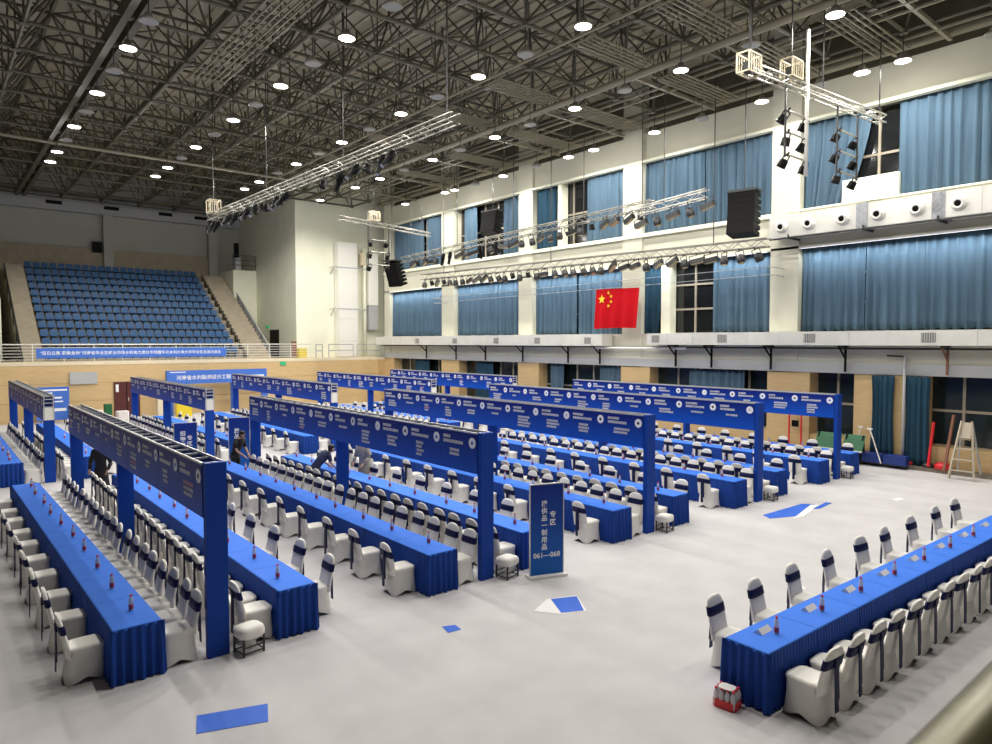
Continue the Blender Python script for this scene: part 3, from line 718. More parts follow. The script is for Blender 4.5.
# ---- flag on its wire
fl = thing('national_flag', 'red flag with one large and four small yellow stars on a wire', 'flag', (26.0, 23.3, 7.185))
Lf, Hf = 2.72, 1.98; b = MB(); n, m_ = 36, 8; vs = []
for k in range(m_+1):
    for i in range(n+1):
        u = i/n; v = k/m_
        vs.append((.06*math.sin(u*23)*(.3+v), -u*Lf*(1.0)+(.0+.14*v), -v*Hf - .06*u*(1-v) + .03*math.sin(u*3.1)*v))
def fq(vs, off):
    fs = [(k*(n+1)+i, k*(n+1)+i+1, (k+1)*(n+1)+i+1, (k+1)*(n+1)+i) for k in range(m_) for i in range(n)]; N = len(vs)
    return vs+[(x+off, y, z) for x, y, z in vs], fs+[tuple(N+q for q in reversed(f)) for f in fs]
b.add(*fq(vs, .012)); b.build('flag_cloth', M['flagred'], fl, True)
def star(cy, cz, r, rot):
    b = MB(); vs = []
    for i in range(10):
        a = PI/2+rot+PI*i/5; q = r if i % 2 == 0 else r*.4; vs.append((-.095, cy-q*math.cos(a), cz+q*math.sin(a)))
    c = len(vs); vs.append((-.095, cy, cz)); b.add(vs+[(v[0]+.012, v[1], v[2]) for v in vs], [(c, (i+1) % 10, i) for i in range(10)]+[(c+11, i+11, (i+1) % 10+11) for i in range(10)]); b.build('star', M['flagyel'], fl)
star(-.45, -.52, .24, 0)
for y, z, q in ((-.88, -.22, .4), (-1.05, -.40, .1), (-1.05, -.66, -.2), (-.88, -.86, .3)): star(y, z, .09, q)
for k, (x, z) in enumerate(((26.0, 7.14), (25.9, 7.45))):
    tag(MB().tube((x, 14.1, z+.1), (x, 37.7, z), .014, 5).tube((x, 14.1, z+.1), (27.2, 14.1, z+.1), .02, 5).tube((x, 37.7, z), (27.2, 37.7, z), .02, 5).build('hanging_wire', M['greybeam']), ['thin wire carrying the red flag along the wall', 'upper of the two thin wires along the wall, above the flag'][k], 'wire')

# ---------------------------------------------------------------- tables
TL, TW, TH = 1.2, 0.595, 0.75
def skirt_strip(pts, out, pitch, amp, z1=.735, flare=.035, rnd=None):
    """pleated cloth hanging along a line of points"""
    b = MB(); rows = []
    p0, p1 = Vector(pts[0]), Vector(pts[1]); L = (p1-p0).length; n = max(6, int(L/pitch*6)); o = Vector(out)
    for z, t in ((z1, 0), (.5, .45), (.25, .8), (.012, 1.0)):
        row = []
        for i in range(n+1):
            u = i/n; w = 2*PI*u*L/pitch
            q = p0.lerp(p1, u)+o*(.006+flare*t+amp*(.25+.75*t)*(math.sin(w)+.35*math.sin(w*.37+1.3)))
            row.append((q.x, q.y, z+(.012*math.sin(w*.5+.4) if t == 1 else 0)))
        rows.append(row)
    vs = [v for r in rows for v in r]; K = n+1; N = len(vs); fs = []
    for k in range(3):
        for i in range(n): fs.append((k*K+i, (k+1)*K+i, (k+1)*K+i+1, k*K+i+1))
    vs2 = [(v[0]-o.x*.006, v[1]-o.y*.006, v[2]) for v in vs]
    b.add(vs+vs2, fs+[tuple(N+j for j in reversed(f)) for f in fs]); return b
def table_proto(end):
    """end: 0 middle segment, 1 with a skirted end at -y; local x across, y along, origin at the segment's centre"""
    t = thing('draped_table', 'x', 'table', (0, 0, 0))
    b = MB(); e = .012; hx, hy = TW/2, TL/2-.004
    prof = [(0, .705), (.004, .735), (0, .745), (-e, TH)]
    rings = [[(-hx-d, -hy-(d if end else 0), z), (hx+d, -hy-(d if end else 0), z), (hx+d, hy, z), (-hx-d, hy, z)] for d, z in prof]
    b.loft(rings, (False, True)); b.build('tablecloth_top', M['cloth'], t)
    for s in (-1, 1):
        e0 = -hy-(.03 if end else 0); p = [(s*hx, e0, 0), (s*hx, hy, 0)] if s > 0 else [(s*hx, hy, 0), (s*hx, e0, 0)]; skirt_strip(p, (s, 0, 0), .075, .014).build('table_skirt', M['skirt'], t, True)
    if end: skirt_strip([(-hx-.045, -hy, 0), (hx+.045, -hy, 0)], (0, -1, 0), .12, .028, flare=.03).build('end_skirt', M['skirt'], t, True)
    b = MB()
    for x in (-.24, .24):
        for y in (-.54, .54): b.tube((x, y, 0), (x, y, .7), .015, 5)
    for y in (-.54, .54): b.bar((-.24, y, .68), (.24, y, .68), .03, .03)
    b.build('table_frame', M['dark'], t)
    return t
TP = [table_proto(0), table_proto(1)]; TUSED = [False, False]
def put_table(kind, loc, rz, label, group):
    if not TUSED[kind]: o = TP[kind]; TUSED[kind] = True; o.location = loc; o.rotation_euler = (0,0,rz)
    else: o = dup(TP[kind], loc, rz)
    o['label'] = label; o['group'] = group

# ---------------------------------------------------------------- banquet chair with stretch cover (faces +y)
def rrect(hx, y0, y1, z, n=32, p=5.0, hem=None):
    ring = []; cy, hy = (y0+y1)/2, (y1-y0)/2
    for i in range(n):
        t = 2*PI*i/n; c, s = math.cos(t), math.sin(t); k = (abs(c)**p+abs(s)**p)**(-1/p)
        zz = z if hem is None else z+hem*(1-abs(math.sin(2*t))**1.6)
        ring.append((hx*c*k, cy+hy*s*k, zz))
    return ring
def chair_meshes(n=32):
    sc_ = MB().loft([rrect(.235, -.27, .25, 0.0, n, hem=.075), rrect(.222, -.255, .235, .10, n, hem=.035), rrect(.208, -.235, .222, .26, n), rrect(.206, -.222, .22, .40, n), rrect(.213, -.215, .235, .445, n), rrect(.205, -.20, .228, .468, n), rrect(.16, -.15, .18, .478, n)], (False, True))
    br = []; hd = n//2
    for z, w, th in ((.36, .205, .040), (.50, .205, .036), (.64, .203, .034), (.76, .198, .034), (.84, .188, .032), (.89, .165, .030), (.92, .125, .026), (.938, .07, .016)):
        y = -.205-.115*max(0, (z-.40)/.54); br.append([(a, y+c, z+.0*a) for a, c, _ in rrect(w, -th, th, 0, n, 3.5)])
    bk = MB().loft(br)
    sa = []
    for z, e in ((.685, .004), (.69, .010), (.805, .010), (.81, .004)):
        y = -.205-.115*((z-.40)/.54); w = .2025 if z < .7 else .195; sa.append([(a, y+c, z) for a, c, _ in rrect(w+e, -.034-e, .034+e, 0, n, 3.5)])
    sh = MB().loft(sa, (False, False))
    rb = MB(); rb.bar((-.01, -.330, .75), (.0, -.345, .16), .075, .012); rb.bar((.02, -.328, .75), (.045, -.335, .30), .05, .010); rb.box(-.04, -.345, .70, .04, -.30, .80)
    lg = MB().bar((0, 0, 0), (0, 0, .40), .028, .028)
    return sc_, bk, sh, rb, lg
def chair_proto(legs):
    t = thing('banquet_chair', 'x', 'chair', (0, 0, 0)); s_, b_, h_, r_, l_ = chair_meshes(32 if legs else 20)
    s_.build('seat_cover', M['chairw'], t, True); b_.build('backrest_cover', M['chairw'], t, True)
    h_.build('sash', M['navy'], t, True); r_.build('sash_tail', M['navy'], t)
    if legs:
        me = l_.mesh('leg', M['dark'])
        for x in (-.18, .18):
            for y in (-.2, .19):
                o = bpy.data.objects.new('leg', me); C.objects.link(o); o.location = (x*.9, y*.85, 0); o.parent = t
    return t
CP = [chair_proto(True), chair_proto(False)]; CUSED = [False, False]
chair_list = []      # (distance, x, y, rz, label, group)
def want_chair(x, y, rz, label, group): chair_list.append((math.hypot(x, y), x, y, rz, label, group))

GX, GY, BY, OFF = 3.28, 10.0, 26.05, -0.155
GAN = ['first', 'second', 'third', 'fourth', 'fifth']
bottles = []; cr = random.Random(11)
for row, (ybase, off) in enumerate(((GY, 0.0), (BY, OFF))):
    rn = 'front' if row == 0 else 'rear'
    for i in range(5):
        gx = GX+5*i+off
        for side, (xa, xb) in (('left', (gx-.3-.608-.595, gx-.3-.608)), ('right', (gx+.744, gx+.744+.595))):
            where = '%s of the %s %s gantry' % (side, GAN[i], rn); xc = (xa+xb)/2
            sk = -.0115 if (row, i, side) == (0, 0, 'left') else 0.0
            xa0, xb0, xc0 = xa, xb, xc
            for k in range(10):
                yc = ybase+.6+1.2*k; xa, xb, xc = [v+sk*(yc-ybase) for v in (xa0, xb0, xc0)]
                put_table(1 if k in (0, 9) else 0, (xc, yc, 0), (PI if k == 9 else 0)-sk, 'blue skirted table, %s from the near end, row %s' % (nth(k+1), where), 'blue tables ' + where)
                if row == 0 or i < 3 and k < 5 or k < 3:
                    bottles.append((xc+.06*(1 if side == 'left' else -1)+cr.uniform(-.05, .05), yc+cr.uniform(-.06, .06), .75, 'red-capped water bottle, %s from the near end, table row %s' % (nth(k+1), where)))
                inn = 1 if side == 'left' else -1     # side of the table that faces the gantry
                xo = xa-.24 if side == 'left' else xb+.24
                want_chair(xo+cr.uniform(-.02, .02), yc+cr.uniform(-.05, .05), -PI/2*inn+cr.uniform(-.06, .06), 'white covered chair, %s from near end, outer side, row %s' % (nth(k+1), where), 'white chairs outside the rows')
                xi = xb+.27 if side == 'left' else xa-.27
                for q in (0, 1):
                    y = yc+(q-.5)*.58+cr.uniform(-.03, .03)
                    want_chair(xi+cr.uniform(-.02, .02), y, PI/2*inn+cr.uniform(-.06, .06), 'white covered chair, %s from near end, gantry side, row %s' % (nth(2*k+q+1), where), 'white chairs inside the rows')
# single cross row near the camera
TR = [7.78, 4.44, -.030]
def trp(s, d): c, q = math.cos(TR[2]), math.sin(TR[2]); return TR[0]+s*c-d*q, TR[1]+s*q+d*c
for k in range(9):
    x, y = trp(.6+1.2*k, 0); put_table(1 if k == 0 else 0, (x, y, 0), TR[2]-PI/2 if k == 0 else TR[2]+PI/2, 'blue skirted table, %s from the open end of the separate cross row' % nth(k+1), 'blue tables of the cross row')
    x, y = trp(.62+1.2*k, -.05); bottles.append((x, y, .75, 'red-capped water bottle, %s along the separate cross row of tables' % nth(k+1)))
    x, y = (8.56, 9.61, 10.72, 11.93, 13.18, 14.28, 15.55, 16.92, 18.1)[k], 5.08-.02*k; want_chair(x, y, PI+TR[2]+cr.uniform(-.1, .1), 'white covered chair, %s from open end, far side of the cross row' % nth(k+1), 'white chairs behind the cross row')
    for q in (0, 1):
        x, y = trp(.42+1.2*k+.58*q, -.60); want_chair(x, y, TR[2]+cr.uniform(-.06, .06), 'white covered chair, %s from open end, camera side of the cross row' % nth(2*k+q+1), 'white chairs before the cross row')
# the nearest three hundred are objects of their own, the rest one mass
fwd = (math.sin(.695), math.cos(.695))
def seen(c):
    dep = c[1]*fwd[0]+c[2]*fwd[1]; lat = c[1]*fwd[1]-c[2]*fwd[0]
    return dep > 0 and abs(lat)/dep < .76
vis = sorted([c for c in chair_list if seen(c)]); rest = vis[292:]
for n, c in enumerate(vis[:292]):
    k = 0 if n < 70 else 1
    if not CUSED[k]: o = CP[k]; CUSED[k] = True; o.location = (c[1], c[2], 0); o.rotation_euler = (0, 0, c[3])
    else: o = dup(CP[k], (c[1], c[2], 0), c[3])
    o['label'] = c[4]; o['group'] = c[5]
s_, b_, h_, r_, l_ = chair_meshes(10)
def mass(meshes, cs, name, m, label, cat=None, parent=None):
    b = MB()
    for c in cs:
        ca, sa_ = math.cos(c[3]), math.sin(c[3])
        for mm in meshes: b.add([(c[1]+x*ca-y*sa_, c[2]+x*sa_+y*ca, z) for x, y, z in mm.v], mm.f)
    o = b.build(name, m, parent, True); o['kind'] = 'stuff'
    if label: tag(o, label, cat)
    return o
far = mass([s_, b_], rest, 'distant_banquet_chairs', M['chairw'], 'distant white covered chairs packed around the rear rows of blue tables', 'chairs')
mass([h_, r_], rest, 'sashes', M['navy'], None, None, far)

# low padded stools with bunched covers beside the near posts
for i in range(5):
    t = thing('padded_stool', 'low cream padded stool on a dark frame beside the %s front gantry post' % GAN[i], 'stool', (GX+5*i+.24, GY-.12, 0), .15, 'padded stools beside the front posts'); t.scale = (.82, .82, .88)
    MB().loft([rrect(.21, -.19, .19, .28, 24), rrect(.235, -.21, .21, .31, 24), rrect(.235, -.21, .21, .40, 24), rrect(.215, -.19, .19, .445, 24), rrect(.12, -.11, .11, .46, 24)]).build('seat_cover', M['chairw'], t, True)
    for x in (-.19, .19):
        for y in (-.17, .17): MB().bar((x, y, 0), (x, y, .30), .03, .03).build('leg', M['dark'], t)
    b = MB()
    for y in (-.17, .17): b.bar((-.19, y, .05), (.19, y, .05), .02, .02); b.bar((-.19, y, .15), (.19, y, .15), .02, .02)
    for x in (-.19, .19): b.bar((x, -.17, .05), (x, .17, .05), .02, .02)
    b.build('stretcher', M['dark'], t)
    MB().loft([rrect(.05, -.10, -.02, .07, 10, 2.2), rrect(.10, -.13, .02, .15, 10, 2.2), rrect(.07, -.12, .0, .28, 10, 2.2)]).build('bunched_cloth', M['chairw'], t, True)

# bottles
bt = thing('water_bottle', 'x', 'bottle', (0, 0, 0))
MB().lathe([(.028, 0), (.032, .01), (.032, .02), (.030, .025), (.030, .09), (.032, .095), (.030, .16), (.014, .195), (.013, .205)], 10).build('bottle_body', M['bottle'], bt, True)
MB().lathe([(.0325, .022), (.0335, .026), (.0335, .085), (.0325, .089)], 10).build('bottle_label', M['redlab'], bt, True)
MB().lathe([(.016, .202), (.0165, .204), (.0165, .226), (.014, .23)], 10).build('bottle_cap', M['redcap'], bt)
for n, (x, y, z, lab) in enumerate(bottles):
    if n == 0: o = bt; o.location = (x, y, z)
    else: o = dup(bt, (x, y, z))
    o['label'] = lab; o['group'] = 'water bottles on the tables'
# paper name cards on the cross row
for k in range(9):
    x, y = trp(.55+1.2*k, .10); t = 0.75
    b = MB(); b.add([(-.13, -.065, 0), (.13, -.065, 0), (.13, .0, .06), (-.13, .0, .06), (-.13, .065, 0), (.13, .065, 0)], [(0,1,2,3), (3,2,5,4), (0,3,4), (1,5,2), (0,4,5,1)])
    o = b.build('name_card', M['paper']); o.location = (x, y, t); o.rotation_euler = (0, 0, TR[2]+.05)
    tag(o, 'folded white paper card, %s along the separate cross row of tables' % nth(k+1), 'paper card', 'paper cards on the cross row')
# shrink-wrapped pack of bottles on the floor
t = thing('bottle_pack', 'shrink wrapped pack of red capped bottles on the floor by the cross row', 'bottle pack', (7.56, 4.56, 0), PI/2+.15)
b = MB(); b2 = MB(); b3 = MB()
for i in range(4):
    for j in range(3):
        b.lathe([(.034, 0), (.036, .15), (.016, .21)], 8, (-.11+.074*i, -.074+.074*j, .01)); b2.lathe([(.018, .21), (.017, .235)], 8, (-.11+.074*i, -.074+.074*j, .01))
b.build('bottles', M['bottle'], t, True); b2.build('caps', M['redcap'], t)
MB().loft([rrect(.155, -.118, .118, z, 20) for z in (0, .05, .10)]).build('red_wrap', M['red'], t)
MB().loft([rrect(.10, -.08, .08, z, 16) for z in (.238, .246)]).build('top_wrap', M['paper'], t)

# ---------------------------------------------------------------- sign gantries
gr = random.Random(5)
def glyph_line(b, x, y, z, dy, h, n):
    """a line of n printed characters on a board facing -x or +x (dy = direction of reading)"""
    cw = h*.96
    for k in range(n):
        y0 = y+dy*cw*k; w = cw*.88; kind = gr.randrange(4)
        for a in range(3):
            zz = z+h*(.0+.36*a); b.box(x-.002, min(y0, y0+dy*w), zz, x+.002, max(y0, y0+dy*w), zz+h*.28)
        for a in ((.08, .62), (.35,), (.1, .4, .7))[kind % 3]:
            yy = y0+dy*w*a; b.box(x-.002, min(yy, yy+dy*w*.2), z, x+.002, max(yy, yy+dy*w*.2), z+h)
    return n*cw
def gantry(gx, gy, L, label, group, capped, detail):
    t = thing('sign_gantry', label, 'sign gantry', (gx-.15, gy, 0), 0, group)
    H0, H1 = 2.03, 2.82
    for y0, z1 in ((0, H1 if capped else H0), (L*.5-.15, H0), (L-.12, H0)):
        MB().box(-.149, y0, 0, .149, y0+.12, z1).build('post', M['post'], t)
    ys = .12 if capped else 0
    for s in (-1, 1):
        bd = MB().box(s*.15-.012, ys, H0, s*.15+.012, L, H1-.03).build('sign_board', M['board'], t)
        if s < 0 or detail:
            lt = MB(); n = 10; x = s*.165; dy = -1 if s < 0 else 1; pw = (L-ys)/n
            pk = MB()
            for k in range(n):
                ya = (L-pw*k if s < 0 else ys+pw*k)
                top = H1-.16
                glyph_line(lt, x, ya+dy*.10, top-.02, dy, .062, gr.randint(4, 7))
                glyph_line(lt, x, ya+dy*.10, top-.115, dy, .062, gr.randint(8, 11))
                q = gr.choice((1, 2, 3, 3, 4, 1)); nn = gr.randint(5, 9); z = top-.27
                for e in range(q): glyph_line(lt if gr.random() < .93 else pk, x, ya+dy*(.28+.03*gr.random()), z-.082*e, dy, .056, nn+gr.randint(-1, 1))
                c = (x, ya+dy*(pw-.14), top-.05)
                lg = MB().lathe([(.105, 0), (.105, .006)], 18, c, (s, 0, 0)).build('emblem', M['print_w'], bd)
                d_ = M['black'] if gr.random() < .4 else (M['bannerblue'] if gr.random() < .4 else M['silver'])
                MB().lathe([(.034, .006), (.034, .009)], 14, c, (s, 0, 0)).build('emblem_centre', d_, bd)
                if k:
                    pass
            lt.build('lettering', M['print_w'], bd)
            if pk.v: pk.build('pink_lettering', M['print_p'], bd)
            sm = MB(); sm.box(s*.15-.0125, ys, H0, s*.15+.0125, L, H0+.012)
            for k in range(1, n): sm.box(s*.15-.0135, ys+pw*k-.004, H0, s*.15+.0135, ys+pw*k+.004, H1-.03)
            sm.build('board_seam_grid', M['post'], bd)
    b = MB()
    for s in (-1, 1): b.bar((s*.145, ys, H1-.02), (s*.145, L, H1-.02), .03, .04); b.bar((s*.13, ys, H0+.03), (s*.13, L, H0+.03), .03, .04)
    k = ys+.15
    while k < L: b.bar((-.14, k, H1-.04), (.14, k, H1-.04), .03, .03); b.bar((-.13, k, H0+.03), (.13, k, H0+.03), .03, .03); b.bar((-.125, k, H0), (-.125, k, H1-.04), .025, .025); k += .5
    b.build('top_frame', M['silver'], t)
    if not capped:
        b = MB(); z = H1-.05
        for x in (-.13, .13): b.bar((x, 0, H0), (x, 0, H1), .03, .03)
        for z in (H0+.42, H0+.55, H0+.67): b.bar((-.13, 0, z), (.13, 0, z), .03, .03)
        b.build('end_frame', M['silver'], t)
        MB().box(-.155, -.012, H0, .155, .012, H0+.40).build('end_panel', M['whitemetal'], t)
for i in range(5):
    gantry(GX+5*i, GY, 12.0, 'long navy sign gantry with white emblems, %s from the stairs side, front row' % GAN[i], 'front row sign gantries', True, i < 2)
    gantry(GX+OFF+5*i, BY, 11.9, 'long navy sign gantry with open near end, %s from the stairs side, rear row' % GAN[i], 'rear row sign gantries', False, False)

# upright signs
def upright(name, label, p, q, h, lines):
    p = Vector((*p, 0)); q = Vector((*q, 0)); d = q-p; w = d.length; rz = math.atan2(d.y, d.x)
    t = thing(name, label, 'sign', p, rz, 'blue upright signs')
    MB().box(0, -.012, .04, w, .012, h).build('sign_panel', M['standee'], t)
    b = MB(); b.box(-.018, -.02, .04, 0, .02, h); b.box(w, -.02, .04, w+.018, .02, h); b.box(-.018, -.02, h, w+.018, .02, h+.018)
    b.build('frame', M['silver'], t)
    MB().box(-.05, -.14, 0, w+.05, .14, .045).build('base_plate', M['whitemetal'], t)
    for s_, sz, x, z, vert in lines:
        if vert:
            for k, ch in enumerate(s_): text('lettering', ch, sz, (x*w, -.016, z-k*sz*1.12), (PI/2, 0, 0), M['print_w'], t, 'CENTER')
        else: text('lettering', s_, sz, (x*w, -.016, z), (PI/2, 0, 0), M['print_w'], t, 'CENTER')
upright('standing_sign', 'blue upright sign reading 061 to 068 beside the second front gantry post', (8.80, 9.53), (9.45, 9.30), 1.80, [('提供品一制用品', .125, .42, 1.42, True), ('专区', .135, .68, 1.20, True), ('061—068', .142, .5, .42, False)])
upright('standing_sign', 'blue upright sign behind the tip of the first front gantry', (6.10, 23.62), (6.75, 23.45), 1.90, [('招聘区', .17, .38, 1.55, True), ('专区', .17, .68, 1.40, True)])
upright('standing_sign', 'blue upright sign standing behind the person in black', (7.85, 23.65), (8.48, 23.45), 1.95, [('展品区', .17, .38, 1.50, True), ('专区', .17, .68, 1.35, True)])

# ---------------------------------------------------------------- loose sheets on the floor
def sheet(name, pts, m, label, z=.006):
    n = len(pts); b = MB(); b.add([(x, y, z) for x, y in pts]+[(x, y, 0.001) for x, y in pts], [tuple(range(n)), tuple(range(2*n-1, n-1, -1))]+[(i+n, (i+1) % n+n, (i+1) % n, i) for i in range(n)])
    return tag(b.build(name, M[m]), label, 'sheet')
sheet('foam_sheet', [(2.28, 8.16), (3.02, 7.88), (3.17, 8.28), (2.40, 8.56)], 'rug', 'blue sheet lying on the floor by the first gantry post')
sheet('foam_sheet', [(8.05, 7.95), (8.42, 7.78), (8.80, 8.30), (8.35, 8.50)], 'rug', 'blue sheet on the floor in front of the upright sign', .010)
sheet('paper_sheet', [(7.75, 8.3), (8.02, 7.92), (8.45, 7.74), (8.84, 8.34), (8.3, 8.55)], 'paper', 'white sheet under the blue one before the upright sign', .005)
sheet('foam_sheet', [(6.14, 8.53), (6.37, 8.50), (6.40, 8.70), (6.20, 8.78)], 'rug', 'small blue scrap on the floor between the gantries')
sheet('foam_sheet', [(16.56, 8.85), (17.5, 8.45), (19.0, 8.85), (18.75, 9.10), (16.75, 9.15)], 'rug', 'long blue sheet on the open floor before the fourth gantry')
sheet('paper_sheet', [(16.95, 8.45), (17.4, 8.38), (19.0, 8.70), (18.85, 8.88)], 'paper', 'long white sheet beside the blue sheet on the open floor', .009)
sheet('foam_sheet', [(18.4, 8.62), (18.6, 8.52), (19.5, 8.60), (19.45, 8.74)], 'rug', 'narrow blue strip at the tip of the white sheet', .011)
sheet('paper_sheet', [(11.9, 5.95), (12.3, 5.85), (12.45, 6.0), (12.1, 6.1)], 'paper', 'crumpled white scrap on the open floor before the cross row')
sheet('paper_sheet', [(21.2, 7.5), (21.6, 7.45), (21.7, 7.65), (21.3, 7.7)], 'paper', 'white scrap on the open floor toward the step ladder')

# ---------------------------------------------------------------- things along the curtain wall
def pingpong(label, y, h):
    t = thing('folded_table', label, 'folding table', (26.35, y, .1), 0, 'folded green tables')
    MB().add([(-.2, -h, .42), (.1, -h, 1.0), (.1, h, 1.0), (-.2, h, .42), (-.17, -h, .40), (.13, -h, .98), (.13, h, .98), (-.17, h, .40)], [(3,2,1,0), (4,5,6,7), (0,1,5,4), (1,2,6,5), (2,3,7,6), (3,0,4,7)]).build('table_top', M['green'], t)
    MB().bar((-.21, -h, .42), (-.21, h, .42), .04, .05).build('edge_strip', M['whitemetal'], t)
    for yy in (-h+.07, h-.07):
        MB().bar((-.2, yy, 0), (.08, yy, 1.0), .05, .05).build('leg', M['black'], t); MB().bar((.2, yy, 0), (.08, yy, 1.0), .05, .05).build('leg', M['black'], t)
pingpong('folded green table standing by the wall behind the fifth gantry post', 11.78, .46)
pingpong('folded green table nearer the blue mats than its twin', 10.85, .36)
for k, (y0, y1) in enumerate(((9.95, 11.4), (9.15, 9.9))):
    m_o = MB().box(-.28, 0, 0, .28, y1-y0, .32).build('gym_mat', M['mat_blue']); m_o.location = (26.75, y0, .14)
    tag(m_o, ['long navy gym mat block by the green tables', 'short navy gym mat block between the two teal curtains'][k], 'gym mat', 'navy gym mats')
ld = thing('step_ladder', 'pale wooden step ladder by the dark floor-level window', 'ladder', (26.45, 7.32, .02))
MB().add([(-.12, -.14, 1.28), (-.12, .14, 1.28), (-.02, .12, 1.85), (-.02, -.12, 1.85), (-.06, -.14, 1.28), (-.06, .14, 1.28), (.04, .12, 1.85), (.04, -.12, 1.85)], [(0,3,2,1), (4,5,6,7), (0,1,5,4), (2,3,7,6), (1,2,6,5), (3,0,4,7)]).build('top_board', M['ladder'], ld)
for s in (-1, 1):
    MB().bar((-.45, s*.36, 0), (-.02, s*.14, 1.9), .05, .07).build('leg', M['ladder'], ld)
    MB().bar((.35, s*.34, .12), (.02, s*.14, 1.85), .04, .05).build('leg', M['greybeam'], ld)
for k in range(4):
    z = .28+.36*k; f_ = z/1.9; MB().bar((-.45+.43*f_, -(.36-.22*f_), z), (-.45+.43*f_, .36-.22*f_, z), .10, .035).build('step', M['ladder'], ld)
tag(MB().tube((26.75, 9.28, .2), (26.95, 9.2, 1.75), .05, 6).build('red_pole', M['red']), 'red padded pole leaning beside the wide teal curtain', 'pole').location.y = -.75
tag(MB().bar((26.6, 8.0, .14), (26.95, 7.85, 2.05), .09, .05).build('wooden_plank', M['brown']), 'brown plank leaning beside the step ladder', 'plank')
for k, (y, c, sz, lab) in enumerate(((9.3, 'red', .16, 'red bag on the kerb at the foot of the wide teal curtain'), (8.15, 'red', .2, 'red bag on the kerb beside the step ladder'), (8.6, 'dark', .14, 'dark bag on the kerb between the two red bags'))):
    b = MB(); b.loft([rrect(sz, -sz*1.2, sz*1.2, 0, 16, 3), rrect(sz*1.05, -sz*1.3, sz*1.3, sz*.6, 16, 3), rrect(sz*.7, -sz*.8, sz*.8, sz*1.1, 16, 3)]); o = b.build('tote_bag', M[c], None, True); o.location = (26.98, y, .14); tag(o, lab, 'bag')
for k, (y, dy, lab) in enumerate(((10.15, -.35, 'white crutch leaning against the narrow teal curtain'), (10.95, .12, 'silver crutch pair leaning on the wood pier by the mats'))):
    t = thing('crutch', lab, 'crutch', (26.45 if k == 0 else 26.85, y, .16), 0)
    MB().bar((-.1, dy*.7, 0), (.1, -dy*.7, 1.2), .025, .035).build('shaft', M['whitemetal'], t)
    MB().bar((.08, -dy*.7-.1, 1.2), (.12, -dy*.7+.1, 1.2), .04, .05).build('handle', M['whitemetal'], t)
    MB().bar((-.05, dy*.6-.15, .35), (.0, dy*.5+.15, .55), .03, .03).build('brace', M['black'], t)
rf = thing('hose_stand', 'narrow red metal frame standing at the foot of the wood pier', 'frame', (26.85, 13.35, .14))
for y in (-.25, .25): MB().bar((0, y, 0), (0, y, 1.9), .05, .05).build('upright', M['red'], rf)
MB().bar((0, -.25, 1.5), (0, .25, 1.5), .04, .05).build('cross_bar', M['red'], rf); MB().box(-.06, -.12, 1.0, .06, .12, 1.25).build('socket_box', M['black'], rf)

# far corner clutter by the wood wall
for k, (x, y, z0, sz, m_, lab) in enumerate(((7.2, 43.9, 0, (.8, .5, .7), 'box', 'large white carton by the wood wall, door side'), (6.5, 44.0, 0, (.7, .5, .8), 'mat_blue', 'navy bundle beside the white carton by the wood wall'), (7.9, 44.2, 0, (.4, .4, 1.0), 'green', 'green bundle by the wood wall near the dark red door'), (8.2, 42.0, 0, (.6, .6, .75), 'box', 'white carton on the floor in front of the dark red door'), (12.0, 44.2, 0, (.9, .3, 1.1), 'yellow', 'yellow poster stand under the blue header board'), (10.6, 44.0, 0, (.35, .35, 1.5), 'lip', 'tall cream roll standing near the dark red door'))):
    b = MB(); b.loft([rrect(sz[0]/2, -sz[1]/2, sz[1]/2, z, 20, 8) for z in (0, sz[2]*.97)]+[rrect(sz[0]/2*.95, -sz[1]/2*.95, sz[1]/2*.95, sz[2], 20, 8)])
    o = b.build('storage_box', M[m_]); o.location = (x, y, z0); tag(o, lab, 'box')

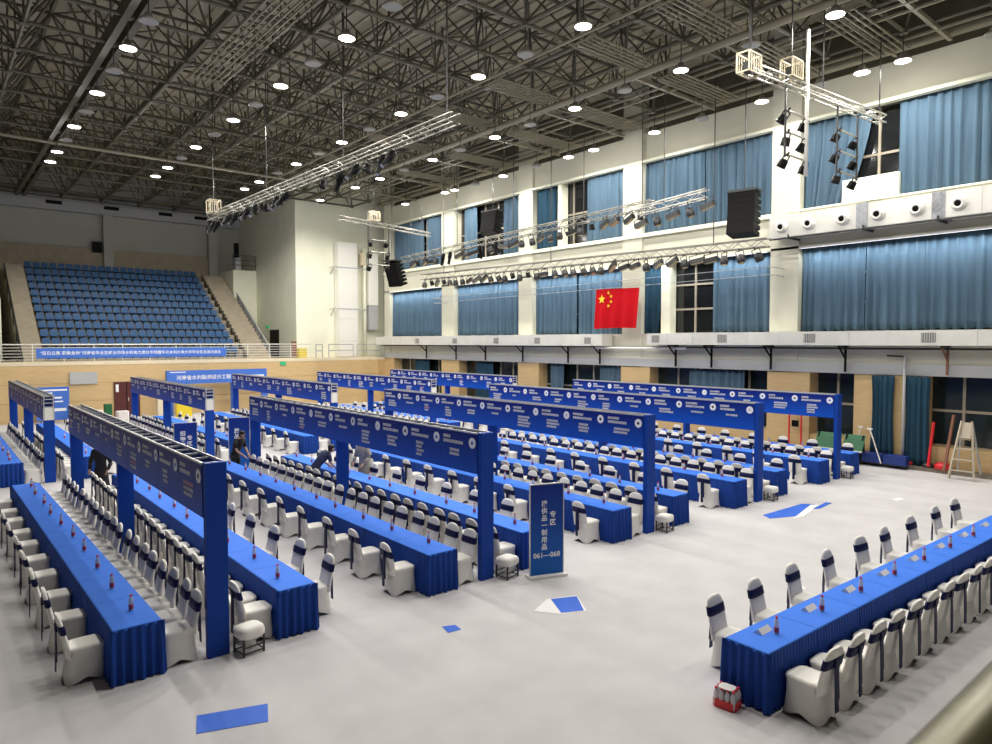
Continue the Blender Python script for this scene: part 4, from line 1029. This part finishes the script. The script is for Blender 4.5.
# ---------------------------------------------------------------- people
def person(label, loc, rz, top, legs, bend=0.0, arms=((-.05, .35, .95), (.05, .35, .95)), longhair=False, coat=False, h=1.68):
    """standing figure facing +y; bend tips the torso forward; arms = hand positions (x, y, z)"""
    k = h/1.7; t = thing('person', label, 'person', loc, rz)
    hip = Vector((0, 0, .90*k)); cb, sb = math.cos(bend), math.sin(bend)
    T = lambda x, y, z: Vector((x, (y*cb+z*sb), hip.z+z*cb-y*sb))
    pts = {}; E = []
    P = [('hip', hip, .115), ('waist', T(0, 0, .16*k), .115), ('chest', T(0, .01, .36*k), .135), ('neckb', T(0, 0, .50*k), .075), ('neck', T(0, .015, .57*k), .052)]
    E += [('hip', 'waist'), ('waist', 'chest'), ('chest', 'neckb'), ('neckb', 'neck')]
    for s, nm in ((-1, 'l'), (1, 'r')):
        P += [(nm+'hip', Vector((s*.09, 0, .86*k)), .09), (nm+'knee', Vector((s*.10, .03, .48*k)), .062), (nm+'ank', Vector((s*.10, -.01, .09*k)), .043), (nm+'toe', Vector((s*.115, .15, .035)), .035)]
        E += [('hip', nm+'hip'), (nm+'hip', nm+'knee'), (nm+'knee', nm+'ank'), (nm+'ank', nm+'toe')]
        sh = T(s*.18, 0, .47*k); hd = Vector(arms[0 if s < 0 else 1]); mid = (sh+hd)/2+Vector((s*.09, -.06, -.06))
        P += [(nm+'sh', sh, .062), (nm+'el', mid, .043), (nm+'wr', hd, .030)]
        E += [('neckb', nm+'sh'), (nm+'sh', nm+'el'), (nm+'el', nm+'wr')]
        dirn = (hd-mid).normalized(); side = dirn.cross(Vector((0,0,1)))
        side = side.normalized() if side.length > .05 else Vector((1, 0, 0))
        P += [(nm+'pa', hd+dirn*.06, .030)]; E += [(nm+'wr', nm+'pa')]
        for q in range(4):
            ln = (.075, .088, .082, .062)[q]; a = hd+dirn*.085+side*(.033-.022*q); P += [(nm+'f%d' % q, a, .010), (nm+'g%d' % q, a+dirn*ln*.6+Vector((0,0,-.012)), .008)]
            E += [(nm+'pa', nm+'f%d' % q), (nm+'f%d' % q, nm+'g%d' % q)]
        a = hd+dirn*.03+side*.035*s; P += [(nm+'t0', a, .011), (nm+'t1', a+dirn*.04+side*.02*s, .009)]; E += [(nm+'wr', nm+'t0'), (nm+'t0', nm+'t1')]
    ix = {p[0]: i for i, p in enumerate(P)}
    me = bpy.data.meshes.new('body'); me.from_pydata([p[1] for p in P], [(ix[a], ix[c]) for a, c in E], []); me.update()
    me.materials.append(M['skin'])
    o = bpy.data.objects.new('body', me); C.objects.link(o); o.parent = t
    sk = o.modifiers.new('skin', 'SKIN'); sk.use_smooth_shade = True
    for i, p in enumerate(P):
        v = me.skin_vertices[0].data[i]; v.radius = (p[2], p[2]); v.use_root = (i == 0)
    sb_ = o.modifiers.new('sub', 'SUBSURF'); sb_.levels = 1; sb_.render_levels = 1
    # head as part of the body: face, nose, ears, hair
    hc = T(0, .05, .70*k)
    b = MB(); rings = []
    for zz, w, d in ((-.115, .035, .04), (-.09, .055, .065), (-.04, .072, .088), (.02, .077, .095), (.07, .070, .088), (.105, .045, .055), (.118, .015, .02)):
        rings.append([(hc.x+w*math.cos(2*PI*i/14), hc.y+d*math.sin(2*PI*i/14)-.005, hc.z+zz) for i in range(14)])
    b.loft(rings); hd_ = b.build('head', M['skin'], t, True)
    MB().loft([[(hc.x+w*a, hc.y+.085+y_*c_, hc.z+z) for a, c_ in ((-1, 0), (0, 1), (1, 0), (0, -.5))] for z, w, y_ in ((.02, .006, .008), (-.02, .014, .026), (-.03, .012, .010))]).build('nose', M['skin'], hd_)
    for s in (-1, 1):
        MB().lathe([(.022, 0), (.026, .008), (.012, .014)], 8, (hc.x+s*.074, hc.y-.01, hc.z-.005), (s, -.3, 0)).build('ear', M['skin'], hd_)
        MB().lathe([(.012, 0), (.008, .004)], 8, (hc.x+s*.03, hc.y+.083, hc.z+.012), (0, 1, 0)).build('eye', M['black'], hd_)
    MB().box(hc.x-.022, hc.y+.072, hc.z-.065, hc.x+.022, hc.y+.082, hc.z-.057).build('mouth', M['redlab'], hd_)
    b = MB(); rings = []
    for zz, w, d, back in ((-.30 if longhair else -.07, .085, .05, -.06), (-.05, .085, .075, -.035), (.0, .086, .08, -.028), (.03, .086, .098, -.012), (.08, .080, .10, -.006), (.118, .052, .065, -.005), (.132, .02, .03, -.005)):
        rings.append([(hc.x+w*math.cos(2*PI*i/14), hc.y+back+d*math.sin(2*PI*i/14), hc.z+zz) for i in range(14)])
    b.loft(rings); b.build('hair', M['hair'], t, True)
    # clothes follow torso and legs
    b = MB(); rings = []
    for zz, w, d in ((-.10, .175, .125), (.05, .165, .12), (.16, .16, .118), (.34, .20, .145), (.45, .225, .125), (.52, .15, .10), (.56, .08, .075)):
        rings.append([T(w*math.cos(2*PI*i/16), d*math.sin(2*PI*i/16), zz*k) for i in range(16)])
    b.loft(rings, (False, False))
    for s, nm in ((-1, 'l'), (1, 'r')):
        q = {p[0]: p for p in P}; b.tube(q['neckb'][1].lerp(q[nm+'sh'][1], .6), q[nm+'sh'][1]+(q[nm+'sh'][1]-q['neckb'][1])*.08, .080, 10, .074); b.tube(q[nm+'sh'][1]+Vector((0,0,.03)), q[nm+'sh'][1].lerp(q[nm+'el'][1], .75 if not coat else 1.0), .074, 10, .056)
        if coat: b.tube(q[nm+'el'][1], q[nm+'el'][1].lerp(q[nm+'wr'][1], .9), .058, 10, .042)
    b.build('top', M[top], t, True)
    b = MB()
    if coat: b.loft([[(w*math.cos(2*PI*i/16), d*math.sin(2*PI*i/16), z*k) for i in range(16)] for z, w, d in ((.36, .24, .19), (.6, .21, .165), (.86, .185, .14))], (False, False))
    else: b.loft([[(w*math.cos(2*PI*i/16), d*math.sin(2*PI*i/16), z*k) for i in range(16)] for z, w, d in ((.76, .185, .125), (.86, .18, .13), (.95, .165, .12))], (False, False))
    for s in (-1, 1): b.tube((s*.092, .0, .86*k), (s*.10, .03, .48*k), .098, 10, .075); b.tube((s*.10, .03, .49*k), (s*.10, -.01, .08*k), .075, 10, .062)
    b.build('trousers' if not coat else 'long_skirt', M[legs], t, True)
    for s in (-1, 1): MB().loft([rrect(.048, -.07, .17, 0, 12, 3), rrect(.05, -.07, .17, .04, 12, 3), rrect(.04, -.06, .08, .09, 12, 3)]).build('shoe', M['black'], t, True).location = (s*.105, 0, 0)
person('person in a black short-sleeved top reaching down to a table by an upright sign', (7.68, 22.55, 0), -2.55, 'tee', 'tee', .35, ((-.12, .42, .86), (.14, .44, .86)))
person('person with long dark hair in black standing at the end of a table row', (3.82, 22.6, 0), PI*.75, 'tee', 'tee', .05, ((-.27, .1, .82), (.27, .1, .82)), True, True)
person('person in navy with dark hair bending over the third-row table', (8.72, 18.75, 0), -PI/2, 'jeans', 'jeans', .75, ((-.15, .55, .80), (.15, .55, .80)))
person('person in a long grey coat standing at the gap in the tables', (9.95, 18.1, 0), PI*.6, 'coat', 'coat', .05, ((-.2, .25, .95), (.25, .18, .95)), False, True, 1.74)

# ---------------------------------------------------------------- rail at the photographer's feet
rl = thing('gallery_handrail', 'broad bronze handrail of the gallery close to the camera', 'handrail', (0, 0, 0))
b = MB(); b.loft([[(x, .30+.055*math.cos(2*PI*i/16), 3.957+.045*math.sin(2*PI*i/16)) for i in range(16)] for x in (-4, 7)]); b.build('top_rail', M['rail'], rl, True)
for x in (-3.5, -1.5, .2, 2.2, 4.2, 6.2): MB().tube((x, .30, 3.0), (x, .30, 3.9), .02, 8).build('rail_post', M['rail'], rl, True)
sx('floor_gallery', (-6, -8, 2.8, 9, .42, 3.0), M['concrete'])
